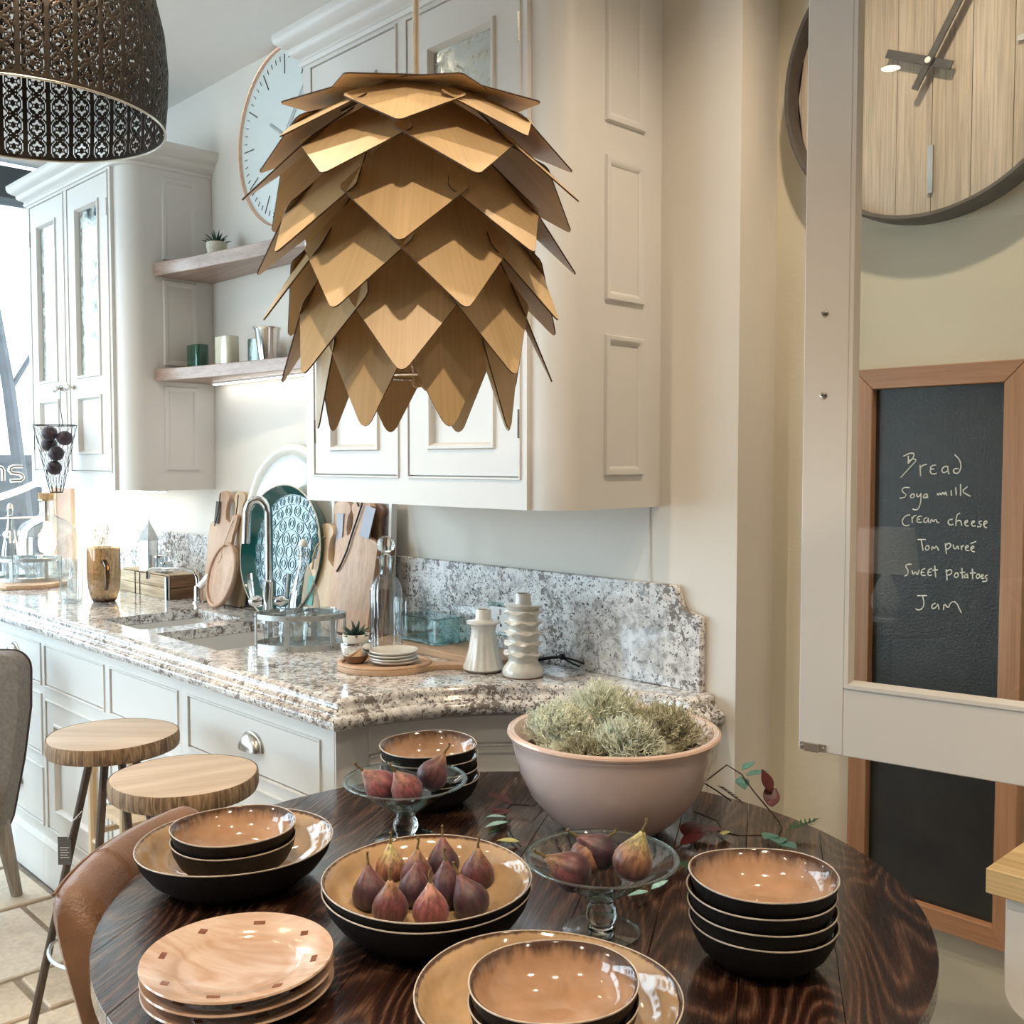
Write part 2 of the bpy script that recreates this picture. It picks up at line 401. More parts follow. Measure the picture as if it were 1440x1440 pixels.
class MB:
    def __init__(s): s.v = []; s.f = []
    def add(s, vs, fs, M=None):
        o = len(s.v)
        s.v += [tuple(M @ Vector(p)) for p in vs] if M else [tuple(p) for p in vs]
        s.f += [[i + o for i in f] for f in fs]
        return s
    def box(s, x0, x1, y0, y1, z0, z1, M=None):
        return s.add([(x, y, z) for z in (z0, z1) for x, y in rect(x0, x1, y0, y1)],
                     [(3, 2, 1, 0), (4, 5, 6, 7), (0, 1, 5, 4), (1, 2, 6, 5), (2, 3, 7, 6), (3, 0, 4, 7)], M)
    def prism(s, pts, z0, z1, M=None):
        n = len(pts)
        return s.add([(x, y, z0) for x, y in pts] + [(x, y, z1) for x, y in pts],
                     [list(range(n))[::-1], list(range(n, 2 * n))] + [(i, (i + 1) % n, n + (i + 1) % n, n + i) for i in range(n)], M)
    def lathe(s, prof, n=40, M=None, wob=None):
        vs = []; rows = []
        for r, z in prof:
            if r < 1e-6:
                rows.append([len(vs)]); vs.append((0, 0, z))
            else:
                row = []
                for i in range(n):
                    a = 2 * pi * i / n; rr, zz = r, z
                    if wob: rr, zz = wob(r, z, a)
                    row.append(len(vs)); vs.append((rr * cos(a), rr * sin(a), zz))
                rows.append(row)
        fs = []
        for A, B in zip(rows, rows[1:]):
            if len(A) == 1 and len(B) == 1: continue
            for i in range(n):
                j = (i + 1) % n
                if len(A) == 1: fs.append((A[0], B[j], B[i]))
                elif len(B) == 1: fs.append((A[i], A[j], B[0]))
                else: fs.append((A[i], A[j], B[j], B[i]))
        return s.add(vs, fs, M)
    def tube(s, path, r, n=8, M=None, closed=False, flat=1.0):
        P = [Vector(p) for p in path]; m = len(P)
        rr = r if isinstance(r, (list, tuple)) else [r] * m
        t0 = (P[1] - P[0]).normalized()
        up = Vector((0, 0, 1)) if abs(t0.z) < .9 else Vector((1, 0, 0))
        nx = t0.cross(up).normalized(); vs = []; fs = []
        for i in range(m):
            a = P[(i - 1) % m] if (closed or i > 0) else P[i]
            b = P[(i + 1) % m] if (closed or i < m - 1) else P[i]
            t = (b - a).normalized() if (b - a).length > 1e-9 else t0
            nx = (nx - t * nx.dot(t)); nx = nx.normalized() if nx.length > 1e-6 else t.orthogonal().normalized()
            ny = t.cross(nx)
            for k in range(n):
                q = 2 * pi * k / n
                vs.append(P[i] + nx * (cos(q) * rr[i]) + ny * (sin(q) * rr[i] * flat))
        for i in range(m if closed else m - 1):
            j = (i + 1) % m
            for k in range(n):
                l = (k + 1) % n
                fs.append((i * n + k, i * n + l, j * n + l, j * n + k))
        if not closed:
            fs.append(list(range(n))[::-1]); fs.append([(m - 1) * n + k for k in range(n)])
        return s.add(vs, fs, M)
    def ball(s, c, r, n=16, m=10, M=None):
        sx, sy, sz = r if isinstance(r, tuple) else (r, r, r)
        prof = [(sin(pi * i / m), -cos(pi * i / m)) for i in range(m + 1)]
        prof[0] = (0, -1); prof[-1] = (0, 1)
        T = Matrix.Translation(c) @ Matrix.Diagonal((sx, sy, sz, 1))
        return s.lathe(prof, n, M @ T if M else T)
    def sweep(s, prof, path, M=None, caps=True):
        """Closed profile [(out, z)] swept along a 2D path; out is to the path's right."""
        k = len(prof); n = len(path); vs = []; fs = []
        cols = [offset_path(path, o) for o, z in prof]
        for i in range(n):
            for j in range(k): vs.append((cols[j][i][0], cols[j][i][1], prof[j][1]))
        for i in range(n - 1):
            for j in range(k):
                q = (j + 1) % k
                fs.append((i * k + j, i * k + q, (i + 1) * k + q, (i + 1) * k + j))
        if caps:
            fs.append(list(range(k))); fs.append([(n - 1) * k + j for j in range(k)][::-1])
        return s.add(vs, fs, M)
    def ring(s, a0, a1, b0, b1, prof, f):
        """Mitred picture-frame moulding: prof [(inset, proud)], f(a, b, d) gives the point."""
        k = len(prof); vs = []; fs = []
        for ca, cb, sa, sb in ((a0, b0, 1, 1), (a1, b0, -1, 1), (a1, b1, -1, -1), (a0, b1, 1, -1)):
            for i, d in prof: vs.append(f(ca + sa * i, cb + sb * i, d))
        for c in range(4):
            e = (c + 1) % 4
            for j in range(k):
                q = (j + 1) % k
                fs.append((c * k + j, e * k + j, e * k + q, c * k + q))
        return s.add(vs, fs)

def holed_plate(outline, holes, z0, z1):
    """Flat slab with rectangular cut-outs."""
    bm = bmesh.new(); edges = []
    for lp in [outline] + holes:
        vs = [bm.verts.new((x, y, z1)) for x, y in lp]
        edges += [bm.edges.new((vs[i], vs[(i + 1) % len(vs)])) for i in range(len(vs))]
    bmesh.ops.triangle_fill(bm, edges=edges, use_beauty=True, use_dissolve=False)
    r = bmesh.ops.extrude_face_region(bm, geom=bm.faces[:])
    for g in r['geom']:
        if isinstance(g, bmesh.types.BMVert): g.co.z = z0
    bmesh.ops.recalc_face_normals(bm, faces=bm.faces[:])
    mb = MB(); bm.verts.index_update()
    mb.v = [tuple(v.co) for v in bm.verts]; mb.f = [[v.index for v in f.verts] for f in bm.faces]
    bm.free()
    return mb

def mesh_of(name, mb, angle=35, bevel=0, segs=2):
    bm = bmesh.new()
    vs = [bm.verts.new(p) for p in mb.v]
    for f in mb.f:
        try: bm.faces.new([vs[i] for i in f])
        except ValueError: pass
    bmesh.ops.recalc_face_normals(bm, faces=bm.faces[:])
    if bevel:
        es = [e for e in bm.edges if len(e.link_faces) == 2 and e.calc_face_angle(0) > radians(40)]
        bmesh.ops.bevel(bm, geom=es, offset=bevel, segments=segs, profile=.6, affect='EDGES', clamp_overlap=True)
    me = bpy.data.meshes.new(name); bm.to_mesh(me); bm.free()
    for p in me.polygons: p.use_smooth = True
    me.set_sharp_from_angle(angle=radians(angle))
    return me

def tag(o, label=None, cat=None, group=None, kind=None):
    for k, v in (('label', label), ('category', cat), ('group', group), ('kind', kind)):
        if v: o[k] = v
    return o

def obj(name, mb, mat, parent=None, angle=35, bevel=0, segs=2, loc=None, rot=None, wp=False):
    """wp: the mesh is in world coordinates while its parent stands elsewhere (unrotated)."""
    me = mb if isinstance(mb, bpy.types.Mesh) else mesh_of(name, mb, angle, bevel, segs)
    if mat and not me.materials: me.materials.append(MT[mat] if isinstance(mat, str) else mat)
    o = bpy.data.objects.new(name, me); COL.objects.link(o)
    if parent:
        o.parent = parent
        if wp:
            off = Vector(parent.location); q = parent.parent
            while q: off += Vector(q.location); q = q.parent
            o.location = -off
    if loc: o.location = loc
    if rot: o.rotation_euler = rot
    return o

def thing(name, label, cat, loc=(0, 0, 0), rotz=0, group=None):
    o = bpy.data.objects.new(name, None); COL.objects.link(o)
    o.location = loc; o.rotation_euler = (0, 0, rotz); o.empty_display_size = .05
    return tag(o, label, cat, group)

def solo(name, mb, mat, label, cat, loc=(0, 0, 0), rot=(0, 0, 0), group=None, **k):
    return tag(obj(name, mb, mat, loc=loc, rot=rot, **k), label, cat, group)

def struct(name, mb, mat, **k): return tag(obj(name, mb, mat, **k), kind='structure')

def arc(cx, cy, rx, ry, a0, a1, n):
    return [(cx + rx * cos(radians(a0 + (a1 - a0) * i / n)), cy + ry * sin(radians(a0 + (a1 - a0) * i / n))) for i in range(n + 1)]

def rrect(w, h, r, n=5, cx=0, cy=0):
    p = []
    for x, y, a in ((w / 2 - r, -h / 2 + r, -90), (w / 2 - r, h / 2 - r, 0), (-w / 2 + r, h / 2 - r, 90), (-w / 2 + r, -h / 2 + r, 180)):
        p += arc(cx + x, cy + y, r, r, a, a + 90, n)
    return p

def up(mb_pts): return Matrix.Rotation(pi / 2, 4, 'X')      # stands an (x, y) outline up: y becomes z, z becomes -y

# ================================================================== the room
WY = 1.84          # kitchen wall
RY = 1.98          # wall behind the chalkboard
CEIL = 2.77
XL = -5.0          # shopfront
YF = -3.3
XR = 3.0
fl = struct('floor', MB().box(XL, XR, YF, RY, -.12, -.012), 'mortar')
# flagstones, one by one where the floor is in view
def flags():
    r = random.Random(3)
    xs = [-4.98, -4.55, -4.1, -3.75, -3.39, -2.916, -2.684, -2.25, -1.85, -1.4, -0.95, -.5, -.1]
    for a, b in zip(xs, xs[1:]):
        y = -1.4 + r.random() * .25
        while y < 1.2:
            d = r.uniform(.32, .62)
            y1 = min(y + d, 1.21)
            if a == -3.39 and y < 1.10 < y1: y1 = 1.10
            if y1 - y > .06:
                g = .007
                pts = [(a + g + r.uniform(0, .006), y + g + r.uniform(0, .006)), (b - g - r.uniform(0, .006), y + g + r.uniform(0, .006)),
                       (b - g - r.uniform(0, .006), y1 - g - r.uniform(0, .006)), (a + g + r.uniform(0, .006), y1 - g - r.uniform(0, .006))]
                cx, cy = (a + b) / 2, (y + y1) / 2
                obj('flagstone', MB().prism([(p - cx, q - cy) for p, q in pts], -.03, r.uniform(-.002, 0)), r.choice(['stone', 'stone', 'stone2']),
                    fl, bevel=.004, segs=1, loc=(cx, cy, 0))
            y = y1
flags()
struct('floor_far', MB().box(-.1, XR, YF, RY, -.012, -.001).box(XL, -.1, YF, -1.42, -.012, -.001), 'stone2')
struct('ceiling', MB().box(XL, XR, YF, RY + .1, CEIL, CEIL + .1), 'ceil')
struct('wall_back', MB().box(XL, -1.22, WY, WY + .3, 0, CEIL), 'wall')
struct('wall_right', MB().box(-1.22, XR, RY, RY + .16, 0, CEIL), 'wall_cream')
struct('wall_east', MB().box(XR, XR + .1, YF, RY, 0, CEIL), 'eastwall')
# the wall behind the photographer: boarded, with an unseen window added for front light
struct('wall_rear', MB().box(-3.0, XR, YF - .1, YF, 0, CEIL).box(XL, -4.62, YF - .1, YF, 0, CEIL).box(-4.62, -3.0, YF - .1, YF, 0, .4).box(-4.62, -3.0, YF - .1, YF, 2.6, CEIL), 'rearwall')
# shopfront wall and its window
struct('wall_left', MB().box(XL - .12, XL, YF, -3.2, 0, CEIL).box(XL - .12, XL, 1.80, WY, 0, CEIL).box(XL - .12, XL, -3.2, 1.80, 0, .42), 'wall')
w1 = struct('window_1', MB().box(XL - .10, XL + .06, -3.2, WY, 2.60, CEIL - .03).box(XL - .08, XL + .02, -3.2, 1.80, .42, .50)
            .box(XL - .08, XL + .02, -1.55, -1.49, .5, 2.6), 'frame_grey')
obj('pane', MB().box(XL - .035, XL - .03, -3.2, -1.55, .5, 2.6), 'glassthin', w1)
obj('pane', MB().box(XL - .035, XL - .03, -1.49, 1.80, .5, 2.6), 'glassthin', w1)
struct('trim_1', MB().box(XL, XL + .18, WY - .018, WY, .2, 2.6), 'jamb')
w2 = struct('added_window', MB().box(-4.62, -3.0, YF - .09, YF + .01, 2.52, 2.6).box(-4.62, -3.0, YF - .09, YF + .01, .4, .48)
            .box(-4.62, -4.54, YF - .09, YF + .01, .48, 2.52).box(-3.08, -3.0, YF - .09, YF + .01, .48, 2.52), 'frame_grey')
obj('pane', MB().box(-4.54, -3.08, YF - .05, YF - .045, .48, 2.52), 'glassthin', w2)

# lettering stuck on the shopfront glass
def text_mesh(txt, size, mirror=False, ext=.001, bev=0, italic=0):
    cu = bpy.data.curves.new('lettering', 'FONT'); cu.body = txt; cu.size = size; cu.extrude = ext; cu.offset = bev; cu.shear = italic
    o = bpy.data.objects.new('lettering', cu); COL.objects.link(o)
    dg = bpy.context.evaluated_depsgraph_get()
    me = bpy.data.meshes.new_from_object(o.evaluated_get(dg))
    bpy.data.objects.remove(o)
    if mirror:
        for v in me.vertices: v.co.x = -v.co.x
        me.flip_normals()
    return me
# local x of the lettering runs along +Y, its y along Z, so that it reads from inside the shop
ROT_IN = (radians(90), 0, radians(90))
sg = thing('window_lettering', 'white vinyl letters, arc and mirrored words on the shop window', 'lettering', (XL - .02, 1.6, 1.2))
def tubeY(pts, r): return MB().tube([(0, y, z) for y, z in pts], r, 6, flat=1)
# rounded double-stroke "ns"
def ns(dy, dz, r):
    n_ = [(-.065, -.03), (-.065, .02), (-.055, .032), (-.03, .034), (-.012, .03), (-.006, .018), (-.006, -.03)]
    s_ = [(.078, .036), (.04, .036), (.026, .03), (.022, .018), (.030, .006), (.065, .002), (.078, -.006), (.080, -.018), (.070, -.029), (.025, -.030)]
    return [MB().tube([(0, y + dy, z + dz) for y, z in q], r, 6) for q in (n_, s_)]
for q in ns(0, .155, .010): obj('letter', q, 'vinyl', sg)
for q in ns(0, .155, .0028):
    o_ = obj('letter_line', q, 'facade_dark', sg); o_.location = (.0085, 0, 0)
obj('arc_band', MB().tube([(0, -.30 + .52 * t, .015 + .14 * t ** 2.2 - .0) for t in [i / 12 for i in range(13)]], .017, 6, flat=1), 'vinyl', sg)
obj('rule', MB().box(-.001, .001, -.3, .2, -.052, -.044), 'vinyl', sg)
me_ = text_mesh('AP', .085, True); me_.materials.append(MT['vinyl'])
obj('mirrored_word', me_, None, sg, loc=(0, .085, -.165), rot=ROT_IN)

# ------------------------------------------------------------------ the street outside the shopfront
struct('ground_street', MB().box(-16, XL - .13, -9, 9, -.22, -.14), 'road')
bd = thing('shop_building', 'white rendered building with dark shopfront across the street', 'building', (-10.5, 2.6, -.14))
obj('wall', MB().box(-.3, 0, -5, 4, 1.62, 6.5), 'facade', bd)
obj('shopfront', MB().box(-.3, .05, -5, 4, 0, 1.54).box(-.3, .08, -5, 4, 1.54, 1.62), 'facade_dark', bd)
for i in range(6):
    f_ = obj('window', MB().box(-.02, .04, -4.5 + i * 1.4, -3.7 + i * 1.4, 2.7, 4.1), 'white', bd)
    obj('pane', MB().box(.03, .045, -4.42 + i * 1.4, -3.78 + i * 1.4, 2.78, 4.02), 'facade_dark', f_)
for i in range(4):
    obj('awning', MB().prism([(0, 0), (.7, -.35), (.7, -.42), (0, -.06)], 0, 1.0, Matrix.Translation((0, -3.6 + i * 1.9, 2.3)) @ Matrix.Rotation(pi / 2, 4, 'X')), 'awning', bd)
tr = thing('street_tree', 'thin bare grey tree on the pavement outside the window', 'tree', (-6.9, 2.26, -.14))
obj('trunk', MB().tube([(0, .12, 0), (0, .06, 1.2), (.0, -.02, 2.0), (0, -.10, 2.55), (.02, -.13, 2.9), (0, -.2, 4.0)], [.05, .045, .04, .034, .03, .015], 8), 'bark', tr)
obj('branch', MB().tube([(0, -.02, 2.0), (.05, .2, 2.4), (.08, .33, 3.0)], [.02, .014, .006], 6), 'bark', tr)

# ================================================================== wall cabinets
CZ0, CZ1, CYF, CR = 1.31, 2.45, 1.50, .08
SIDE_PANELS = [(1.381, 1.680), (1.751, 2.053), (2.122, 2.412)]
MOULD = [(0, 0), (.003, .006), (.009, .006), (.016, -.007), (.016, -.010), (0, -.010)]
def knob(parent, x, y, z, name='knob', r=.0155):
    M = Matrix.Translation((x, y, z)) @ Matrix.Rotation(pi / 2, 4, 'X')
    o = obj(name, MB().lathe([(0, 0), (.009, 0), (.009, .003), (.0055, .006), (.0055, .016), (.012, .02), (r, .026), (r, .030), (.010, .034), (0, .035)], 20, M), 'nickel', parent)
    return o

def wall_cabinet(x0, xs, label, mirrors):
    t = thing('wall_cabinet', label, 'cabinet', (x0, WY, CZ0))
    L = t.location
    def W(mb): mb.v = [(a - L.x, b - L.y, c - L.z) for a, b, c in mb.v]; return mb
    xf = xs - CR
    plan = [(x0, WY), (x0, CYF + .012), (xf, CYF + .012)] + arc(xf, CYF + CR, CR, CR - .012, -80, 0, 10) + [(xs, WY)]
    obj('body', W(MB().prism(plan, CZ0, CZ1)), 'cab', t, angle=25)
    # face frame: outer stiles, centre post, rails, bead round each opening
    mid = (x0 + xf) / 2
    ops = [(x0 + .035, mid - .016), (mid + .016, xf - .018)]
    z0, z1 = 1.372, 2.43
    fr = MB().box(x0, ops[0][0], CYF, CYF + .013, CZ0, CZ1).box(ops[0][1], ops[1][0], CYF, CYF + .013, CZ0, CZ1).box(ops[1][1], xf - .0015, CYF, CYF + .013, CZ0, CZ1)
    for a, b in ops:
        fr.box(a, b, CYF, CYF + .013, CZ0, z0).box(a, b, CYF, CYF + .013, z1, CZ1)
    obj('face_frame', W(fr), 'cab', t)
    bd_ = MB()
    for a, b in ops: bd_.ring(a, b, z0, z1, [(0, 0), (.001, .004), (.005, .004), (.006, -.003), (0, -.003)], lambda p, q, d: (p, CYF - d, q))
    obj('bead', W(bd_), 'cab', t)
    for k, (a, b) in enumerate(ops):
        a += .0085; b -= .0085; c0, c1 = z0 + .0085, z1 - .0085
        # door: stiles and rails, mirrored upper panel, wooden lower panel
        st = .068; yf = CYF - .001
        m = MB().box(a, a + st, yf, yf + .012, c0, c1).box(b - st, b, yf, yf + .012, c0, c1)
        for q0, q1 in ((c0, 1.438), (1.655, 1.718), (2.345, c1)): m.box(a + st, b - st, yf, yf + .012, q0, q1)
        d = obj('door', W(m), 'cab', t)
        mm = MB()
        for q0, q1 in ((1.438, 1.655), (1.718, 2.345)):
            mm.ring(a + st, b - st, q0, q1, MOULD, lambda p, q, dd: (p, yf - dd, q))
        obj('panel_moulding', W(mm), 'cab', d)
        obj('wood_panel', W(MB().box(a + st, b - st, yf + .009, yf + .0115, 1.438, 1.655)), 'cab', d)
        obj('mirror_panel', W(MB().box(a + st, b - st, yf + .009, yf + .0115, 1.718, 2.345)), 'mirror', d)
        knob(d, (b - .034 if k == 0 else a + .034) - L.x, yf - L.y, 1.690 - L.z)
        hx = a - .004 if k == 0 else b + .004
        for hz in (1.49, 2.30):
            obj('hinge', W(MB().tube([(hx, CYF - .003, hz - .03), (hx, CYF - .003, hz + .03)], .0035, 8)), 'nickel', d)
    # framed panels on the curved end
    for q0, q1 in SIDE_PANELS:
        o = MB().ring(1.648, 1.778, q0, q1, [(0, 0), (.003, .007), (.011, .007), (.020, .001), (.020, -.003), (0, -.003)], lambda p, q, d: (xs + d, p, q))
        obj('side_panel_moulding', W(o), 'cab', t)
    # cornice
    path = [(x0, WY), (x0, CYF), (xf, CYF)] + arc(xf, CYF + CR, CR, CR, -80, 0, 10) + [(xs, WY)]
    prof = [(-.01, 2.435), (.006, 2.437), (.010, 2.445), (.006, 2.452), (.010, 2.458), (.022, 2.462), (.030, 2.472), (.030, 2.480), (.042, 2.486), (.054, 2.496), (.058, 2.508), (.058, 2.520), (-.01, 2.520)]
    obj('cornice', W(MB().sweep(prof, path)), 'cab', t, angle=50)
    obj('top_board', W(MB().prism(offset_path(path, -.005), 2.50, 2.519)), 'cab', t)
    return t
big_cab = wall_cabinet(-2.335, -1.426, 'large cream wall cabinet with curved end behind the wooden pinecone lamp', 1)
far_cab = wall_cabinet(-4.372, -3.478, 'cream wall cabinet with two mirrored doors beside the shop window', 2)
# lights under the cabinets and the lower shelf
ul = thing('under_cabinet_light', 'white light strip under the cabinet by the window', 'light', (-3.95, 1.70, CZ0 - .012))
obj('housing', MB().box(-.34, .34, -.02, .02, .004, .012), 'white', ul)
obj('diffuser', MB().box(-.33, .33, -.015, .015, 0, .004), 'led', ul)

# ------------------------------------------------------------------ shelves between the cabinets
for z0, z1, lb in ((2.060, 2.105, 'thick brown wooden wall shelf carrying the small succulent pot'), (1.694, 1.736, 'thick wooden wall shelf carrying green and cream pots')):
    pts = [(-3.4765, WY), (-3.4765, 1.62), (-3.468, 1.612), (-3.25, 1.655), (-2.95, 1.695), (-2.65, 1.722), (-2.337, 1.735), (-2.337, WY)]
    solo('wall_shelf', MB().prism([(x + 3.0, y - WY) for x, y in pts], 0, z1 - z0), 'shelf', lb, 'shelf', (-3.0, WY, z0), bevel=.002, segs=1)
ls = thing('shelf_light', 'thin light strip under the lower wooden shelf', 'light', (-2.9, 1.80, 1.686))
obj('housing', MB().box(-.5, .5, -.010, .010, .003, .008), 'white', ls)
obj('diffuser', MB().box(-.5, .5, -.006, .006, 0, .003), 'led', ls)

# ================================================================== base units
FY = 1.232
ROWS = [(.663, .807), (.425, .636), (.183, .384)]
def base_unit(x0, x1, label, fronts):
    """fronts: (a, b, z0, z1, kind, handle)"""
    t = thing('base_cabinet', label, 'cabinet', (x0, WY, 0)); L = t.location
    def W(mb): mb.v = [(a - L.x, b - L.y, c - L.z) for a, b, c in mb.v]; return mb
    obj('body', W(MB().box(x0, x1 - .001, FY + .016, WY - .001, .10, .774).box(x0, x1 - .001, FY + .016, FY + .04, .774, .849).box(x0, x1 - .001, WY - .03, WY - .001, .774, .849)), 'cab', t)
    # face frame with square openings: bars on a fine grid of the opening edges
    xsx = sorted({x0, x1 - .001} | {f[0] for f in fronts} | {f[1] for f in fronts}); zs = sorted({.10, .849} | {f[2] for f in fronts} | {f[3] for f in fronts})
    fr = MB()
    for a, b in zip(xsx, xsx[1:]):
        for c, d in zip(zs, zs[1:]):
            cx, cz = (a + b) / 2, (c + d) / 2
            if not any(f[0] < cx < f[1] and f[2] < cz < f[3] for f in fronts): fr.box(a, b, FY, FY + .0155, c, d)
    obj('face_frame', W(fr), 'cab', t)
    bd_ = MB()
    for f in fronts: bd_.ring(f[0], f[1], f[2], f[3], [(0, 0), (.001, .0045), (.005, .0045), (.006, -.004), (0, -.004)], lambda p, q, d: (p, FY - d, q))
    obj('bead', W(bd_), 'cab', t)
    for a, b, c, d, kind, hd in fronts:
        g = .0085; a += g; b -= g; c += g; d -= g
        if kind == 'drawer':
            o = obj('drawer', W(MB().box(a, b, FY + .0005, FY + .0155, c, d)), 'cab', t, bevel=.001, segs=1)
        else:
            s = .062; m = MB().box(a, a + s, FY, FY + .0155, c, d).box(b - s, b, FY, FY + .0155, c, d).box(a + s, b - s, FY, FY + .0155, c, c + s).box(a + s, b - s, FY, FY + .0155, d - s, d)
            o = obj('door', W(m), 'cab', t)
            obj('panel_moulding', W(MB().ring(a + s, b - s, c + s, d - s, MOULD, lambda p, q, dd: (p, FY - dd, q))), 'cab', o)
            obj('wood_panel', W(MB().box(a + s, b - s, FY + .010, FY + .014, c + s, d - s)), 'cab', o)
        if hd:
            hx, hz, kind_h = hd
            if kind_h == 'knob': knob(o, hx - L.x, FY - L.y, hz - L.z, r=.019)
            else: cup_pull(o, hx - L.x, FY - L.y, hz - L.z)
    # plinth with a small moulding
    obj('plinth', W(MB().sweep([(-.03, 0), (.016, 0), (.016, .118), (.012, .126), (.013, .134), (.004, .150), (-.03, .150)], [(x0, FY), (x1 - .001, FY)])), 'cab', t)
    return t
def cup_pull(par, x, y, z):
    n, m = 14, 8; vs = []; fs = []
    for j in range(m + 1):
        b = (pi / 2) * j / m
        for i in range(n + 1):
            a = pi * i / n
            vs.append((x - .047 * cos(a) * (1 if j < m else 1) * (1 - .0 * j), y - .026 * sin(b) * sin(a) ** .6, z - .014 + .040 * sin(a) * cos(b)))
    w = n + 1
    for j in range(m):
        for i in range(n): fs.append((j * w + i, j * w + i + 1, (j + 1) * w + i + 1, (j + 1) * w + i))
    c = MB().add(vs, fs)
    c.tube([(x - .049 * cos(pi * i / 14), y - .001, z - .014 + .042 * sin(pi * i / 14)) for i in range(15)], .0035, 6)
    return obj('cup_pull', c, 'nickel', par, angle=60)

base_unit(-4.98, -4.30, 'pale painted base cabinet furthest towards the shop window', [(-4.93, -4.33, .663, .807, 'drawer', (-4.62, .745, 'cup')), (-4.93, -4.33, .183, .636, 'door', None)])
base_unit(-4.30, -3.519, 'pale painted base cabinet with three drawers behind the grey armchair', [(-4.27, -3.545, a, b, 'drawer', (-3.80, (a + b) / 2 + .012, 'cup')) for a, b in ROWS])
base_unit(-3.519, -2.53, 'pale painted sink cabinet with two panelled doors behind the round stools',
          [(-3.512, -3.024, .663, .807, 'drawer', None), (-2.985, -2.545, .663, .807, 'drawer', None),
           (-3.512, -3.014, .183, .622, 'door', (-3.045, .405, 'knob')), (-2.992, -2.545, .183, .622, 'door', (-2.960, .405, 'knob'))])
base_unit(-2.53, -1.822, 'pale painted drawer cabinet with a nickel cup pull at the worktop corner',
          [(-2.492, -1.872, a, b, 'drawer', (-2.165, (a + b) / 2 + .005, 'cup')) for a, b in ROWS])

# curved end unit
CP = arc(-1.27, 1.20, -.52, .555, 3, 88, 22)            # plan of the worktop's hollow front
EDGE = [(-1.79, 1.22)] + CP + [(-1.275, 1.757)]
cu_ = thing('curved_cabinet', 'concave painted end cabinet with a curved drawer and round knob', 'cabinet', (-1.82, WY, 0))
fp = [(-1.8205, FY), (-1.8195, FY)] + arc(-1.27, 1.20, -.548, .583, 4, 88, 24)
obj('body', MB().prism(fp + [(fp[-1][0], WY - .001), (-1.8205, WY - .001)], 0, .849), 'cab', cu_, wp=True, angle=25)
cur = [p for p in fp if p[1] > 1.29]
cu_d = [p for p in cur if p[0] < -1.36]
obj('face_frame', MB().sweep([(-.004, .834), (.006, .834), (.006, .849), (-.004, .849)], fp[1:]).sweep([(-.004, .10), (.006, .10), (.006, .15), (-.004, .15)], fp[1:])
    .sweep([(-.004, .752), (.006, .752), (.006, .769), (-.004, .769)], cur).sweep([(-.004, .15), (.006, .15), (.006, .834), (-.004, .834)], [p for p in fp[1:] if p[1] < 1.30]), 'cab', cu_, wp=True, angle=25)
dr_ = obj('drawer', MB().sweep([(-.003, .7725), (.003, .7725), (.003, .8305), (-.003, .8305)], cu_d), 'cab', cu_, wp=True, angle=25)
obj('drawer', MB().sweep([(-.003, .16), (.003, .16), (.003, .7485), (-.003, .7485)], cu_d), 'cab', cu_, wp=True, angle=25)
obj('bead', MB().sweep([(0, .832), (.010, .832), (.010, .836), (0, .836)], cu_d).sweep([(0, .766), (.010, .766), (.010, .770), (0, .770)], cu_d).sweep([(0, .750), (.010, .750), (.010, .754), (0, .754)], cu_d), 'cab', cu_, wp=True, angle=25)
kp = min(cu_d, key=lambda p: abs(p[0] + 1.64)); kn_d = Vector((1, -.9, 0)).normalized()
MK = Matrix.Translation((kp[0] + .002, kp[1], .800)) @ kn_d.to_track_quat('Z', 'Y').to_matrix().to_4x4()
obj('knob', MB().lathe([(0, 0), (.009, 0), (.006, .005), (.006, .014), (.014, .018), (.018, .024), (.017, .029), (.008, .033), (0, .034)], 20, MK), 'nickel', dr_)

# ------------------------------------------------------------------ granite worktop with two sinks
wt = thing('granite_worktop', 'speckled grey and white granite worktop running along the wall', 'worktop', (-1.82, WY, .85))
PATH = [(-4.99, 1.22)] + EDGE + [(-1.275, 1.838)]
SINKS = [(-3.245, -2.95, 1.315, 1.645), (-2.86, -2.48, 1.315, 1.640)]
ins = offset_path(PATH, -.014)
slab = [ins[0]] + ins[1:-1] + [(ins[-1][0], 1.838), (-4.99, 1.838)]
obj('slab', holed_plate(slab, [rect(*s) for s in SINKS], .88, .91), 'granite', wt, wp=True, angle=30)
obj('edge_moulding', MB().sweep([(-.014, .91), (-.004, .909), (.002, .905), (.004, .899), (.003, .893), (.008, .887), (.013, .884), (.014, .879), (.022, .8775), (.029, .873), (.031, .866), (.029, .856), (.024, .850), (-.014, .850)], PATH), 'granite', wt, wp=True, angle=50)
bs = [(-4.57, .91), (-1.297, .91), (-1.297, 1.073), (-1.304, 1.078), (-1.325, 1.081), (-1.343, 1.090), (-1.353, 1.104), (-1.360, 1.126), (-1.368, 1.139), (-4.57, 1.139)]
solo('granite_splashback', MB().prism([(x + 3, z - .91) for x, z in bs], 0, .02, Matrix.Rotation(pi / 2, 4, 'X')), 'granite',
     'speckled granite splashback with a scooped end against the wall', 'splashback', (-3, WY - .001, .91), bevel=.002, segs=1)
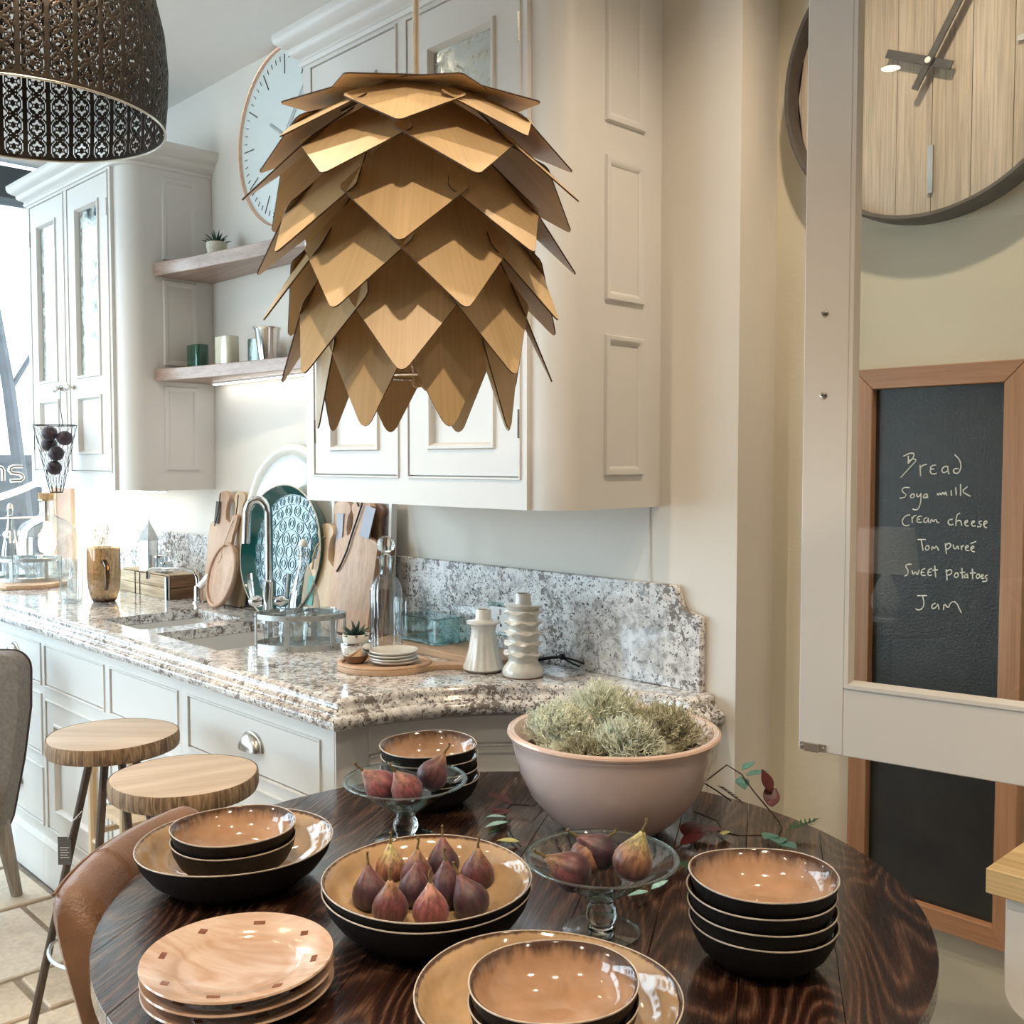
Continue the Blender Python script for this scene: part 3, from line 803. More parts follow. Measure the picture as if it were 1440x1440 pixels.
for (a, b, c, d), lb in zip(SINKS, ('small square white sink bowl nearer the wooden crate', 'wider white sink bowl next to the caddy of glasses')):
    cx, cy = (a + b) / 2, (c + d) / 2; w, h = b - a - .001, d - c - .001
    t = thing('sink', lb, 'sink', (cx, cy, .8055))
    hw, hh = w / 2, h / 2
    m = MB()
    ringp = [(hw + .02, hh + .02, .074), (hw - .004, hh - .004, .074), (hw - .006, hh - .006, .02), (hw - .02, hh - .02, .004), (.02, .02, 0)]
    vs = []; fs = []
    for A, B, z in ringp:
        vs += [(x, y, z) for x, y in rrect(2 * A, 2 * B, min(A, B) * .25, 4)]
    k = len(rrect(1, 1, .1, 4))
    for j in range(len(ringp) - 1):
        for i in range(k): fs.append((j * k + i, j * k + (i + 1) % k, (j + 1) * k + (i + 1) % k, (j + 1) * k + i))
    fs.append([(len(ringp) - 1) * k + i for i in range(k)])
    obj('basin', m.add(vs, fs), 'ceramic', t)
    obj('drain', MB().lathe([(0, .006), (.03, .006), (.038, .003), (.038, .001)], 24), 'chrome', t)

# thin cable dropping from the cabinet to the splashback
solo('cable', MB().tube([(0, 0, .172), (0, -.001, .08), (.001, -.002, .0)], .0018, 6), 'white', 'thin white cable running down the wall above the splashback', 'cable', (-1.452, WY - .003, 1.139))
# socket on the splashback
sk = thing('wall_socket', 'clear plated double socket on the granite behind the candlesticks', 'socket', (-1.895, 1.82, 1.003))
obj('plate', MB().box(-.075, .075, -.006, 0, -.043, .043), 'glassgreen', sk, bevel=.002, segs=1)
obj('face', MB().box(-.060, .060, -.0085, -.006, -.032, .032), 'white', sk)
for sx in (-.03, .03):
    obj('switch', MB().box(sx - .008, sx + .008, -.012, -.0085, .012, .027), 'white', sk, bevel=.001, segs=1)
    for hx, hz in ((0, .004), (-.010, -.014), (.010, -.014)):
        obj('pin_hole', MB().box(sx + hx - .003, sx + hx + .003, -.0092, -.0084, hz - .005, hz + .003), 'blackmetal', sk)

# ================================================================== clocks
def disc_y(r, y0, y1, n=64): return MB().lathe([(0, -y1), (r, -y1), (r, -y0), (0, -y0)], n, Matrix.Rotation(pi / 2, 4, 'X'))
def bar(cx, cz, ang, r0, r1, w, y0, y1):
    """Bar on a clock face between radii r0 and r1 at clock angle ang (degrees, 0 = twelve)."""
    M = Matrix.Rotation(radians(ang), 4, 'Y')
    return MB().box(cx - w / 2, cx + w / 2, y0, y1, r0, r1, M)
ck = thing('wall_clock', 'large white wall clock with a slim copper rim', 'clock', (-2.953, WY, 2.472))
RX = Matrix.Rotation(pi / 2, 4, 'X')
obj('rim', MB().lathe([(.281, 0), (.29, 0), (.29, .020), (.288, .023), (.2845, .022), (.283, .012)], 72, RX), 'copper', ck, angle=50)
obj('face', MB().lathe([(0, .012), (.283, .012)], 72, RX), 'clockface', ck)
for i in range(60):
    big_ = i % 5 == 0
    obj('hour_mark' if big_ else 'minute_mark', bar(0, 0, i * 6, .20 if big_ else .245, .262, .0035 if big_ else .0022, -.014, -.0122), 'blackrim', ck)
obj('hour_hand', bar(0, 0, -58, -.03, .105, .008, -.0165, -.015), 'zinc', ck)
obj('minute_hand', bar(0, 0, 42, -.05, .21, .006, -.0195, -.018), 'zinc', ck)
obj('pivot', MB().lathe([(0, .0205), (.008, .0205), (.008, .012)], 16, RX), 'zinc', ck)
obj('glass', MB().lathe([(0, .0215), (.284, .0215)], 72, RX), 'glassthin', ck)

c2 = thing('wall_clock', 'large round wooden clock with grey hands seen through the glass door', 'clock', (-.875, RY, 2.171))
obj('rim', MB().lathe([(.286, 0), (.30, 0), (.30, .050), (.296, .056), (.289, .054), (.287, .016)], 72, RX), 'blackrim', c2, angle=50)
# face of glued upright slats
r2 = .287; xs_ = [-.287, -.215, -.15, -.07, .0, .075, .15, .22, .287]
for a, b in zip(xs_, xs_[1:]):
    lo = [(x, -sqrt(max(0, r2 * r2 - x * x))) for x in [a + (b - a) * i / 6 for i in range(7)]]
    hi = [(x, -z) for x, z in lo[::-1]]
    pts = [(x + (.0006 if x == a else -.0006 if x == b else 0), z) for x, z in lo + hi]
    cx = (a + b) / 2
    o = obj('face_slat', MB().prism([(x - cx, z) for x, z in pts], .004, .016, RX), 'clockwood', c2); o.location = (cx, 0, 0)
obj('hour_hand', bar(0, 0, -66, -.045, .095, .016, -.030, -.026), 'blackrim', c2)
obj('minute_hand', bar(0, 0, 30, -.055, .20, .013, -.036, -.032), 'blackrim', c2)
for a in (0, 90, 180, 270): obj('hour_mark', bar(0, 0, a, .155, .245, .010, -.021, -.0165), 'zinc', c2)
obj('pivot', MB().lathe([(0, .040), (.006, .040), (.006, .016)], 16, RX), 'silver', c2)

# ================================================================== chalkboard
cb = thing('chalkboard', 'tall chalkboard in an orange-brown wooden frame with a shopping list', 'chalkboard', (-.848, RY, 1.05))
bw, bh, fw = .166, .545, .040
for nm, pts, mt_ in (('frame_stile', [(-bw, -bh), (-bw + fw, -bh + fw), (-bw + fw, bh - fw), (-bw, bh)], 'frameoak'), ('frame_stile', [(bw, -bh), (bw, bh), (bw - fw, bh - fw), (bw - fw, -bh + fw)], 'frameoak'),
                     ('frame_rail', [(-bw, -bh), (bw, -bh), (bw - fw, -bh + fw), (-bw + fw, -bh + fw)], 'frameoakx'), ('frame_rail', [(-bw, bh), (-bw + fw, bh - fw), (bw - fw, bh - fw), (bw, bh)], 'frameoakx')):
    obj(nm, MB().prism(pts, .004, .040, RX), mt_, cb, bevel=.0015, segs=1)
obj('slate', MB().box(-bw + .01, bw - .01, -.022, -.004, -bh + .01, bh - .01), 'slate', cb)
CHALK = [   # pen strokes, tenths of a millimetre from the middle of the board
    [[(-459,3716),(-336,3776),(-237,3775),(-260,3679),(-357,3571)],[(-360,3728),(-357,3571)],[(-358,3619),(-259,3667),(-185,3643),(-294,3522),(-502,3296)],[(-122,3547),(-105,3331)],[(-115,3475),(-73,3535),(12,3559)],[(193,3548),(109,3535),(74,3476),(158,3464)],[(86,3464),(88,3388),(148,3369),(208,3389)],[(419,3524),(336,3512),(297,3441),(339,3390),(409,3430)],[(419,3524),(428,3407),(457,3377)],[(543,3747),(638,3653),(675,3537),(643,3408),(574,3377),(521,3431),(548,3478),(618,3478)]],
    [[(-323,3099),(-423,3109),(-484,3060),(-446,3000),(-382,2965),(-419,2903),(-519,2888)],[(-271,2979),(-307,2930),(-281,2894),(-220,2920),(-229,2980),(-271,2979)],[(-172,2993),(-171,2933),(-134,2922),(-86,2995)],[(-86,2995),(-88,2815),(-129,2693),(-190,2662),(-253,2685)],[(23,2986),(-25,2973),(-48,2924),(-11,2901),(31,2950)],[(31,2986),(42,2902)],[(228,3002),(241,2955),(270,3015),(305,2964),(332,3035),(366,2965),(388,3051),(411,2959)],[(491,3067),(501,2961)],[(579,3127),(594,2975)],[(670,3187),(675,2965)],[(798,3142),(685,3047),(859,2958)]],
    [[(-300,2567),(-387,2551),(-460,2463),(-446,2366),(-370,2345),(-309,2372)],[(-262,2532),(-252,2411)],[(-259,2483),(-220,2550),(-176,2559)],[(-65,2551),(-139,2544),(-162,2487),(-101,2483)],[(-162,2480),(-149,2423),(-63,2431)],[(32,2531),(-16,2505),(-32,2444),(10,2422),(58,2484)],[(57,2527),(71,2425)],[(107,2426),(118,2510),(167,2441),(202,2514),(239,2432),(275,2445)],[(533,2515),(463,2501),(441,2441),(489,2395),(547,2422)],[(670,2638),(602,2600),(594,2388)],[(593,2459),(650,2508),(697,2475),(706,2393)],[(755,2442),(824,2480),(800,2514),(755,2466),(779,2397),(837,2404)],[(882,2443),(949,2478),(926,2508),(881,2459),(905,2398),(962,2409)],[(1073,2502),(1017,2488),(1029,2454),(1070,2433),(1053,2393),(996,2395)],[(1097,2434),(1181,2472),(1151,2517),(1107,2469),(1120,2393),(1176,2380)]],
    [[(-142,2090),(17,2098)],[(-69,2094),(-28,1879)],[(43,1980),(8,1929),(33,1888),(93,1923),(80,1982),(43,1980)],[(142,1902),(147,1986),(190,1916),(224,2002),(279,1898)],[(402,2048),(430,1848)],[(403,2001),(472,2064),(520,2019),(475,1946),(421,1935)],[(555,2033),(561,1963),(604,1947),(644,2027),(655,1945)],[(707,2019),(715,1937)],[(714,1984),(753,2033)],[(777,1976),(845,2003),(822,2037),(777,1988),(801,1931),(858,1939)],[(880,1959),(953,1998),(925,2031),(880,1987),(904,1925),(961,1917)],[(878,2064),(980,2116)]],
    [[(-256,1597),(-343,1591),(-380,1552),(-316,1471),(-327,1385),(-389,1355)],[(-242,1477),(-215,1382),(-174,1470),(-128,1376),(-94,1500)],[(16,1533),(-45,1504),(-61,1454),(5,1459)],[(-61,1454),(-42,1390),(31,1401)],[(149,1543),(89,1514),(71,1465),(138,1470)],[(71,1465),(87,1401),(152,1416)],[(208,1607),(232,1381)],[(162,1508),(270,1528)],[(429,1552),(452,1340)],[(430,1504),(506,1557),(547,1513),(509,1451),(450,1435)],[(613,1495),(579,1445),(610,1395),(666,1440),(648,1497),(613,1495)],[(727,1598),(743,1399)],[(694,1501),(787,1520)],[(822,1488),(776,1461),(773,1409),(823,1429)],[(826,1500),(846,1408)],[(922,1600),(933,1403)],[(879,1511),(981,1523)],[(1015,1503),(987,1454),(1017,1415),(1062,1449),(1049,1501),(1015,1503)],[(1073,1449),(1129,1477),(1106,1515),(1077,1461),(1101,1422),(1141,1439)],[(1202,1495),(1158,1486),(1163,1450),(1197,1425),(1183,1377),(1109,1371)]],
    [[(-121,989),(63,1006)],[(-22,998),(17,869),(-5,758),(-90,700),(-152,726)],[(235,878),(163,835),(165,763),(237,783),(283,871)],[(283,871),(309,759)],[(393,763),(402,895),(487,796),(520,919),(624,953),(734,739)]],
]
for strokes in CHALK:
    m = MB()
    for st in strokes:
        pts = [(x / 1e4, -.0228, z / 1e4) for x, z in st]
        if len(pts) > 2:                                     # soften the pen stroke
            q = [pts[0]]
            for a, b in zip(pts, pts[1:]):
                q += [tuple(.75 * a[i] + .25 * b[i] for i in range(3)), tuple(.25 * a[i] + .75 * b[i] for i in range(3))]
            pts = q + [pts[-1]]
        m.tube(pts, .0013, 5)
    obj('chalk_line', m, 'chalk', cb, loc=(-.022, 0, 0))

# ================================================================== glazed cabinet standing open, and its console
DA = atan2(.172, .985)
gd = thing('display_cabinet', 'cream glazed cabinet door swung open in front of the chalkboard', 'cabinet', (-.825, 1.42, .963), DA)
DW, DH = .50, 1.36
door = obj('door', MB().box(0, .069, 0, .022, 0, DH).box(DW - .069, DW, 0, .022, 0, DH).box(.069, DW - .069, 0, .022, 0, .104).box(.069, DW - .069, 0, .022, DH - .104, DH), 'doorpaint', gd, bevel=.0015, segs=1)
obj('glazing_bead', MB().ring(.069, DW - .069, .104, DH - .104, [(0, 0), (.001, .003), (.007, .003), (.011, -.004), (.0125, -.010), (0, -.010)], lambda p, q, d: (p, -d, q)), 'doorpaint', door)
obj('pane', MB().box(.074, DW - .074, .010, .014, .108, DH - .108), 'doorglass', door)
for z in (.548, .6715):
    obj('screw', MB().lathe([(0, .0016), (.003, .002), (.0055, .001), (.006, 0)], 14, Matrix.Translation((.0315, 0, z)) @ RX).box(.0275, .0355, -.0026, -.0015, z - .0008, z + .0008), 'nickel', door)
ct = obj('magnetic_catch', MB().box(.003, .044, -.002, 0, .001, .013).box(.011, .034, -.007, -.002, .0005, .0135), 'nickel', door, bevel=.0006, segs=1)
for x in (.007, .039): obj('screw', MB().lathe([(0, .0036), (.002, .0034), (.0028, .002)], 12, Matrix.Translation((x, 0, .007)) @ RX), 'silver', ct)
# carcass it hangs on, beyond the picture's edge (local axes follow the door; carcass square to the wall)
ca = obj('carcass', MB().box(0, .9, .012, .03, 0, DH).box(0, .018, .03, .46, 0, DH).box(.882, .9, .03, .46, 0, DH).box(.018, .882, .03, .46, 0, .018).box(.018, .882, .03, .46, DH - .018, DH), 'doorpaint', gd)
ca.location = (DW + .003, -.001, 0); ca.rotation_euler = (0, 0, -DA)
for z in (.15, DH - .15): obj('hinge', MB().tube([(DW + .0015, -.003, z - .03), (DW + .0015, -.003, z + .03)], .004, 8), 'nickel', gd)

cs = thing('console', 'oak topped console with a white rounded apron under the glass door', 'console', (-.534, 1.41, 0))
obj('oak_top', MB().box(0, 1.35, 0, .565, .826, .861), 'oaktop', cs, bevel=.0015, segs=1)
ap = [(.022, .826), (.022, .72)] + arc(.062, .70, .04, .04, 180, 270, 8) + [(1.3, .66), (1.3, .826)]
obj('apron', MB().prism(ap, -.545, -.012, Matrix.Rotation(pi / 2, 4, 'X')), 'white', cs, bevel=.002, segs=1)
for x in (.45, 1.2):
    for y in (.05, .5): obj('leg', MB().box(x - .03, x + .03, y - .03, y + .03, 0, .66), 'white', cs)

# ================================================================== pinecone pendant
LP = RGT * (-.134) + FWD * 1.45
pc = thing('pinecone_pendant', 'wooden pinecone pendant lamp of overlapping birch veneer scales', 'pendant lamp', (LP.x, LP.y, 1.45))
def petal_mesh(hw, L, sh):
    pts = [(-.014, L), (-hw * .93, sh + .006), (-hw, sh - .002), (-hw * .99, sh - .010)]
    t = (hw * .99, sh - .010)
    tip = [( -.010, .008), (-.005, .002), (0, 0), (.005, .002), (.010, .008)]
    pts += tip + [(hw * .99, sh - .010), (hw, sh - .002), (hw * .93, sh + .006), (.014, L)]
    # slightly curved veneer: split into columns
    return pts
def petal(hw, L, sh):
    pts = petal_mesh(hw, L, sh)
    m = MB().prism(pts, -.001, .001, Matrix.Rotation(pi / 2, 4, 'X'))
    return m
rows = [  # tip radius, tip z, tilt from vertical, half width, length, shoulder, turned half a step
    (.105, 1.896, 86, .052, .10, .055, 0), (.185, 1.886, 80, .070, .17, .085, 1), (.218, 1.815, 54, .076, .15, .092, 0), (.238, 1.752, 48, .080, .20, .104, 1),
    (.223, 1.673, 39, .080, .22, .108, 0), (.212, 1.598, 33, .079, .22, .112, 1), (.190, 1.523, 25, .072, .21, .114, 0), (.140, 1.456, 7, .062, .21, .120, 1)]
view = atan2(-FWD.y, -FWD.x)
for k, (r, z, tilt, hw, L, sh, half) in enumerate(rows):
    me = mesh_of('scale', petal(hw, L, sh)); me.materials.append(MT['ply']); me.materials.append(MT['darkedge'])
    for p in me.polygons:
        if abs(p.normal.y) < .7: p.material_index = 1
    for i in range(8):
        a = view + (i + (.5 if half else 0)) * pi / 4 + rnd.uniform(-.02, .02)
        tl = radians(tilt + rnd.uniform(-1.5, 1.5))
        o = obj('scale', me, None, pc)
        R_ = Matrix.Rotation(a + pi / 2, 4, 'Z') @ Matrix.Rotation(-tl, 4, 'X')
        # local -y is outward; tip at origin, scale runs up and inward
        o.matrix_basis = Matrix.Translation((r * cos(a), r * sin(a), z - 1.45)) @ R_
# inner frame, lampholder, flex
fr = MB()
for i in range(8):
    a = view + i * pi / 4
    fr.tube([(rr * cos(a), rr * sin(a), zz - 1.45) for rr, zz in ((.03, 1.905), (.06, 1.88), (.085, 1.80), (.10, 1.70), (.10, 1.62), (.085, 1.56), (.05, 1.53))], .0022, 6)
for rr, zz in ((.03, 1.905), (.05, 1.53), (.10, 1.66)):
    fr.tube([(rr * cos(2 * pi * i / 24), rr * sin(2 * pi * i / 24), zz - 1.45) for i in range(24)], .0025, 6, closed=True)
obj('inner_frame', fr, 'silver', pc)
obj('lampholder', MB().lathe([(0, .448), (.020, .448), (.024, .43), (.022, .40), (0, .40)], 20), 'white', pc)
obj('bulb', MB().lathe([(.013, .40), (.016, .37), (.030, .33), (.033, .30), (.026, .275), (0, .266)], 20), 'white', pc)
obj('bottom_finial', MB().lathe([(0, .064), (.006, .066), (.008, .074), (.005, .084), (0, .086)], 12).tube([(0, 0, .08), (0, 0, .30)], .002, 6), 'ply', pc)
obj('flex', MB().tube([(0, 0, .446), (.002, .001, .8), (-.001, 0, 1.1), (0, 0, CEIL - 1.45)], .0045, 8), 'cordflex', pc)
obj('ceiling_rose', MB().lathe([(0, 1.285), (.03, 1.285), (.05, 1.30), (.05, CEIL - 1.45)], 24), 'white', pc)

# ================================================================== fretwork pendant
mp_ = RGT * (-.94) + FWD * 2.0
ml = thing('fretwork_pendant', 'dark bronze dome pendant of pierced scrollwork near the ceiling', 'pendant lamp', (mp_.x, mp_.y, 2.063))
prof = [(.260, 0), (.266, .06), (.268, .12), (.262, .19), (.246, .26), (.217, .32), (.175, .372), (.12, .41), (.06, .43), (.03, .435)]
# arc length along the profile
sl = [0]
for a, b in zip(prof, prof[1:]): sl.append(sl[-1] + sqrt((a[0] - b[0]) ** 2 + (a[1] - b[1]) ** 2))
def on_prof(s):
    for i in range(len(sl) - 1):
        if s <= sl[i + 1] or i == len(sl) - 2:
            t = (s - sl[i]) / (sl[i + 1] - sl[i]); a, b = prof[i], prof[i + 1]
            return a[0] + (b[0] - a[0]) * t, a[1] + (b[1] - a[1]) * t
def metal_at(u, w):
    """One fretwork tile, u and w in 0..1: True where there is metal."""
    if u < .085 or u > .915: return True
    x = abs(u - .5) / .415; y = abs((w % 1) - .5) * 2          # mirrored in both directions
    T = .085
    def ringd(cx, cy, r): return abs(sqrt((x - cx) ** 2 + (y - cy) ** 2) - r) < T * .8
    d0 = sqrt(x * x + y * y)
    if d0 < .30: return True                                  # centre rosette
    if ringd(0, 0, .80) and y < .80: return True              # circle round the rosette
    if ringd(.42, .30, .20) and x > .28: return True          # C-scrolls beside it
    if ringd(.26, .78, .20) and not (x < .18 and y < .8): return True
    if abs(x - (1 - y) * 1.0) < T * .8 and y > .55: return True
    if ringd(.95, 1.0, .36): return True
    if ringd(0, 1.0, .22): return True
    if abs(y - .30) < T * .5 and .28 < x < .46: return True
    if x > .80 and abs(y - .5) < T: return True
    return False
NC, NU, NW = 36, 20, 20
tile = [[metal_at((i + .5) / NU, (j + .5) / NW) for i in range(NU)] for j in range(NW)]
unit = 2 * pi * .262 / NC * .98
tot = sl[-1]; nt_ = int(tot / unit); NR = nt_ * NW
mb = MB(); idx = {}
NA = NC * NU
def vid(i, j):
    i %= NA
    if (i, j) not in idx:
        r, z = on_prof(tot * j / NR); a = 2 * pi * i / NA
        idx[(i, j)] = len(mb.v); mb.v.append((r * cos(a), r * sin(a), z))
    return idx[(i, j)]
for j in range(NR):
    band = j < 3 or j > NR - 14
    for i in range(NA):
        if band or tile[j % NW][i % NU]: mb.f.append([vid(i, j), vid(i + 1, j), vid(i + 1, j + 1), vid(i, j + 1)])
me = bpy.data.meshes.new('pierced_dome'); me.from_pydata(mb.v, [], mb.f); me.update()
for p in me.polygons: p.use_smooth = True
me.materials.append(MT['morocco'])
dm = obj('pierced_dome', me, None, ml)
sm = dm.modifiers.new('thickness', 'SOLIDIFY'); sm.thickness = .0012
obj('rim', MB().tube([(.2605 * cos(2 * pi * i / 96), .2605 * sin(2 * pi * i / 96), -.001) for i in range(96)], .0022, 6, closed=True), 'moroccorim', ml)
obj('cap', MB().lathe([(.034, .432), (.03, .45), (.012, .46), (.012, .49), (0, .49)], 20), 'morocco', ml)
obj('bulb', MB().lathe([(.013, .40), (.02, .37), (.034, .33), (.03, .29), (0, .27)], 16), 'lampshade', ml)
obj('flex', MB().tube([(0, 0, .48), (0, 0, CEIL - 2.063)], .004, 8), 'cord', ml)

# ================================================================== recessed downlights
for i, (x, y, wt_) in enumerate(DOWNLIGHTS):
    where = ['above the wooden wall clock', 'above the dark round table', 'above the near side of the table', 'above the round stools', 'above the sink cabinet', 'above the oak console', 'behind the table', 'behind the stools'][i]
    d = thing('downlight', 'small round recessed ceiling downlight ' + where, 'downlight', (x, y, CEIL - .001), group='ceiling downlights')
    obj('trim', MB().lathe([(.032, -.004), (.045, -.003), (.046, 0), (.030, 0)], 24), 'white', d)
    obj('lens', MB().lathe([(0, -.001), (.031, -.001)], 20), 'spotlens', d)
    l = bpy.data.lights.new('downlight_beam', 'SPOT'); l.energy = wt_ * 2.6; l.color = WARM; l.spot_size = radians(125); l.spot_blend = .8; l.shadow_soft_size = .022
    lo = bpy.data.objects.new('downlight_beam', l); COL.objects.link(lo); lo.parent = d; lo.location = (0, 0, -.012)

# ================================================================== behind the photographer (seen in the glass door)
tl = thing('table_lamp', 'table lamp with a white drum shade and lattice base reflected in the glass', 'lamp', (-.985, -1.22, .78))
obj('shade', MB().lathe([(.098, .215), (.120, .36)][::-1] and [(.125, .20), (.105, .37)], 40), 'lampshade', tl)
obj('base', MB().lathe([(0, 0), (.05, 0), (.05, .012), (.04, .02), (.055, .06), (.058, .09), (.04, .14), (.02, .18), (.012, .22), (0, .22)], 24), 'lampshade', tl)
for i in range(10):
    a0 = 2 * pi * i / 10
    obj('lattice_strip', MB().tube([((.056 + .003 * sin(pi * t)) * cos(a0 + t * 1.4) * (1 - .45 * t), (.056 + .003 * sin(pi * t)) * sin(a0 + t * 1.4) * (1 - .45 * t), .03 + .11 * t) for t in [k / 6 for k in range(7)]], .003, 5), 'blackrim', tl)
stb = thing('side_table', 'round dark side table under the white table lamp', 'table', (-.985, -1.22, 0))
obj('top', MB().lathe([(0, .75), (.24, .75), (.25, .765), (.245, .78), (0, .78)], 40), 'darkwood', stb)
obj('column', MB().lathe([(.03, 0), (.2, 0), (.2, .02), (.03, .06), (.025, .75)], 24), 'darkwood', stb)
bc = thing('painted_chair', 'grey painted cross-backed chair behind the table', 'chair', (-.36, -1.02, 0), radians(180))
for x in (-.2, .2):
    obj('back_leg', MB().tube([(x, .2, 0), (x, .2, .45), (x * 1.05, .27, .95)], .016, 8), 'greywood', bc)
    obj('front_leg', MB().tube([(x, -.2, 0), (x, -.2, .44)], .016, 8), 'greywood', bc)
obj('seat', MB().prism(rrect(.46, .44, .05), .44, .47), 'greywood', bc)
obj('top_rail', MB().tube([(-.22, .27, .94), (0, .29, .98), (.22, .27, .94)], .02, 8), 'greywood', bc)
for s_ in (-1, 1): obj('cross_bar', MB().tube([(-.2 * s_, .21, .5), (0, .25, .7), (.21 * s_, .27, .92)], .009, 6), 'greywood', bc)

# ================================================================== things on the shelves
def rbox(w, d, h, r): return MB().prism(rrect(w, d, r, 6), 0, h)
def leaf_ring(n, L, wdt, tilt, z, a0=0, curl=.25):
    """Fleshy pointed leaves round a rosette."""
    out = []
    for i in range(n):
        a = a0 + 2 * pi * i / n
        pts = []; rr = []
        for k in range(6):
            t = k / 5
            q = tilt + curl * t
            pts.append((L * t * sin(q), 0, z + L * t * cos(q))); rr.append(wdt * max(.06, sin(pi * (.18 + .80 * t)) if t < 1 else .06))
        out.append(MB().tube(pts, rr, 6, Matrix.Rotation(a, 4, 'Z'), flat=.55))
    return out
def succulent(t, z, L, wd, mat='succulent'):
    for ring_ in (leaf_ring(4, L, wd, .15, z, .3, .1), leaf_ring(7, L, wd, .55, z), leaf_ring(8, L * .95, wd, .95, z, .2)):
        for m in ring_: obj('leaf', m, mat, t, angle=60)

SH1, SH2 = 2.105, 1.736
p_ = thing('succulent_pot', 'tiny spiky succulent in a cream pot on the upper shelf', 'plant', (-3.285, 1.755, SH1))
obj('pot', MB().lathe([(0, 0), (.019, 0), (.021, .004), (.022, .016), (.030, .022), (.034, .045), (.035, .062), (.032, .064), (.030, .055), (0, .052)], 28), 'concrete', p_)
obj('foot_band', MB().lathe([(.0205, .001), (.023, .004), (.0235, .013), (.0225, .0155)], 28), 'nickel', p_)
succulent(p_, .050, .058, .0055)

def deco_pot(x, y, w, h, mat, lb, rz=0):
    t = thing('ceramic_pot', lb, 'pot', (x, y, SH2), rz, 'pots on the lower shelf')
    obj('body', rbox(w, .05, h, .016), mat, t, bevel=.003)
    obj('opening', rbox(w - .014, .036, .001, .012), 'peat', t, loc=(0, 0, h))
deco_pot(-3.395, 1.735, .088, .088, 'greenpot', 'dark green glazed oblong pot nearest the curved cabinet end')
deco_pot(-3.195, 1.740, .096, .100, 'creampot', 'cream glazed oblong pot between the two green pots')
deco_pot(-3.035, 1.770, .085, .082, 'greenpot', 'dark green glazed oblong pot behind the silver tumbler')
tb = thing('silver_tumbler', 'polished silver flared tumbler on the lower shelf', 'tumbler', (-2.935, 1.742, SH2))
obj('body', MB().lathe([(0, .002), (.026, .002), (.027, 0), (.029, .01), (.041, .098), (.044, .104), (.043, .107), (.040, .104), (.028, .01), (0, .008)], 32), 'silver', tb)
obj('lip', MB().tube([(.0435 * cos(2 * pi * i / 32), .0435 * sin(2 * pi * i / 32), .105) for i in range(32)], .0025, 6, closed=True), 'silver', tb)

# ================================================================== worktop, far end
WT = .91
# flat cheese board under the far caddy
fb = [(x, y) for x, y in arc(0, 0, .17, .15, 0, 360, 7)[:-1]]
solo('round_board', MB().prism(fb, 0, .018), 'boardx', 'pale wooden board with cut corners under the far glass caddy', 'board', (-4.33, 1.46, WT), bevel=.002, segs=1)
def tumbler_mesh(r0, r1, h, n=28):
    return MB().lathe([(0, .004), (r0 * .9, .003), (r0, .007), (r1, h), (r1 - .0018, h + .0004)], n)
def caddy(loc, rz, w, d, h, lb, glasses, glab, bottle=None):
    t = thing('glass_caddy', lb, 'caddy', loc, rz)
    pth = lambda z, n=40: [(w * cos(2 * pi * i / n), d * sin(2 * pi * i / n), z) for i in range(n)]
    def hoop(z0, z1):
        m = MB(); n = 40; vs = []; fs = []
        for i in range(n):
            a = 2 * pi * i / n
            for q, z in ((0, z0), (0, z1), (.003, z1), (.003, z0)): vs.append(((w - q) * cos(a), (d - q) * sin(a), z))
        for i in range(n):
            j = (i + 1) % n
            for k in range(4): fs.append((i * 4 + k, i * 4 + (k + 1) % 4, j * 4 + (k + 1) % 4, j * 4 + k))
        return m.add(vs, fs)
    obj('hoop', hoop(h - .014, h), 'zinc', t, angle=50); obj('hoop', hoop(0, .016), 'zinc', t, angle=50)
    obj('base', MB().prism([(x * .99, y * .99) for x, y, z in pth(0)], .001, .004), 'zinc', t)
    for i in range(6):
        a = 2 * pi * (i + .35) / 6
        M = Matrix.Translation((w * cos(a) * 1.004, d * sin(a) * 1.004, 0)) @ Matrix.Rotation(atan2(d * cos(a), -w * sin(a)), 4, 'Z')
        b_ = obj('upright', MB().box(-.007, .007, -.0015, .0015, 0, h, M), 'zinc', t)
        for z in (.008, h - .007): obj('rivet', MB().ball((0, 0, 0), .0022, 8, 5, M @ Matrix.Translation((0, -.002, z))), 'blackrim', b_)
    for r_, q in (((0,), 0), ((0,), 1)):
        pass
    obj('divider', MB().box(-w * .98, w * .98, -.0012, .0012, h - .006, h - .003).box(-.0012, .0012, -d * .98, d * .98, h - .006, h - .003), 'zinc', t)
    me = mesh_of('tumbler', tumbler_mesh(.024, .034, .094)); me.materials.append(MT['glass'])
    for i, (gx, gy) in enumerate(glasses):
        p = Matrix.Rotation(rz, 4, 'Z') @ Vector((gx, gy, .0045)) + Vector(loc)
        tag(obj('tumbler', me, None, loc=p), glab[i] if isinstance(glab, list) else glab, 'glass', 'tumblers in the caddies')
    return t
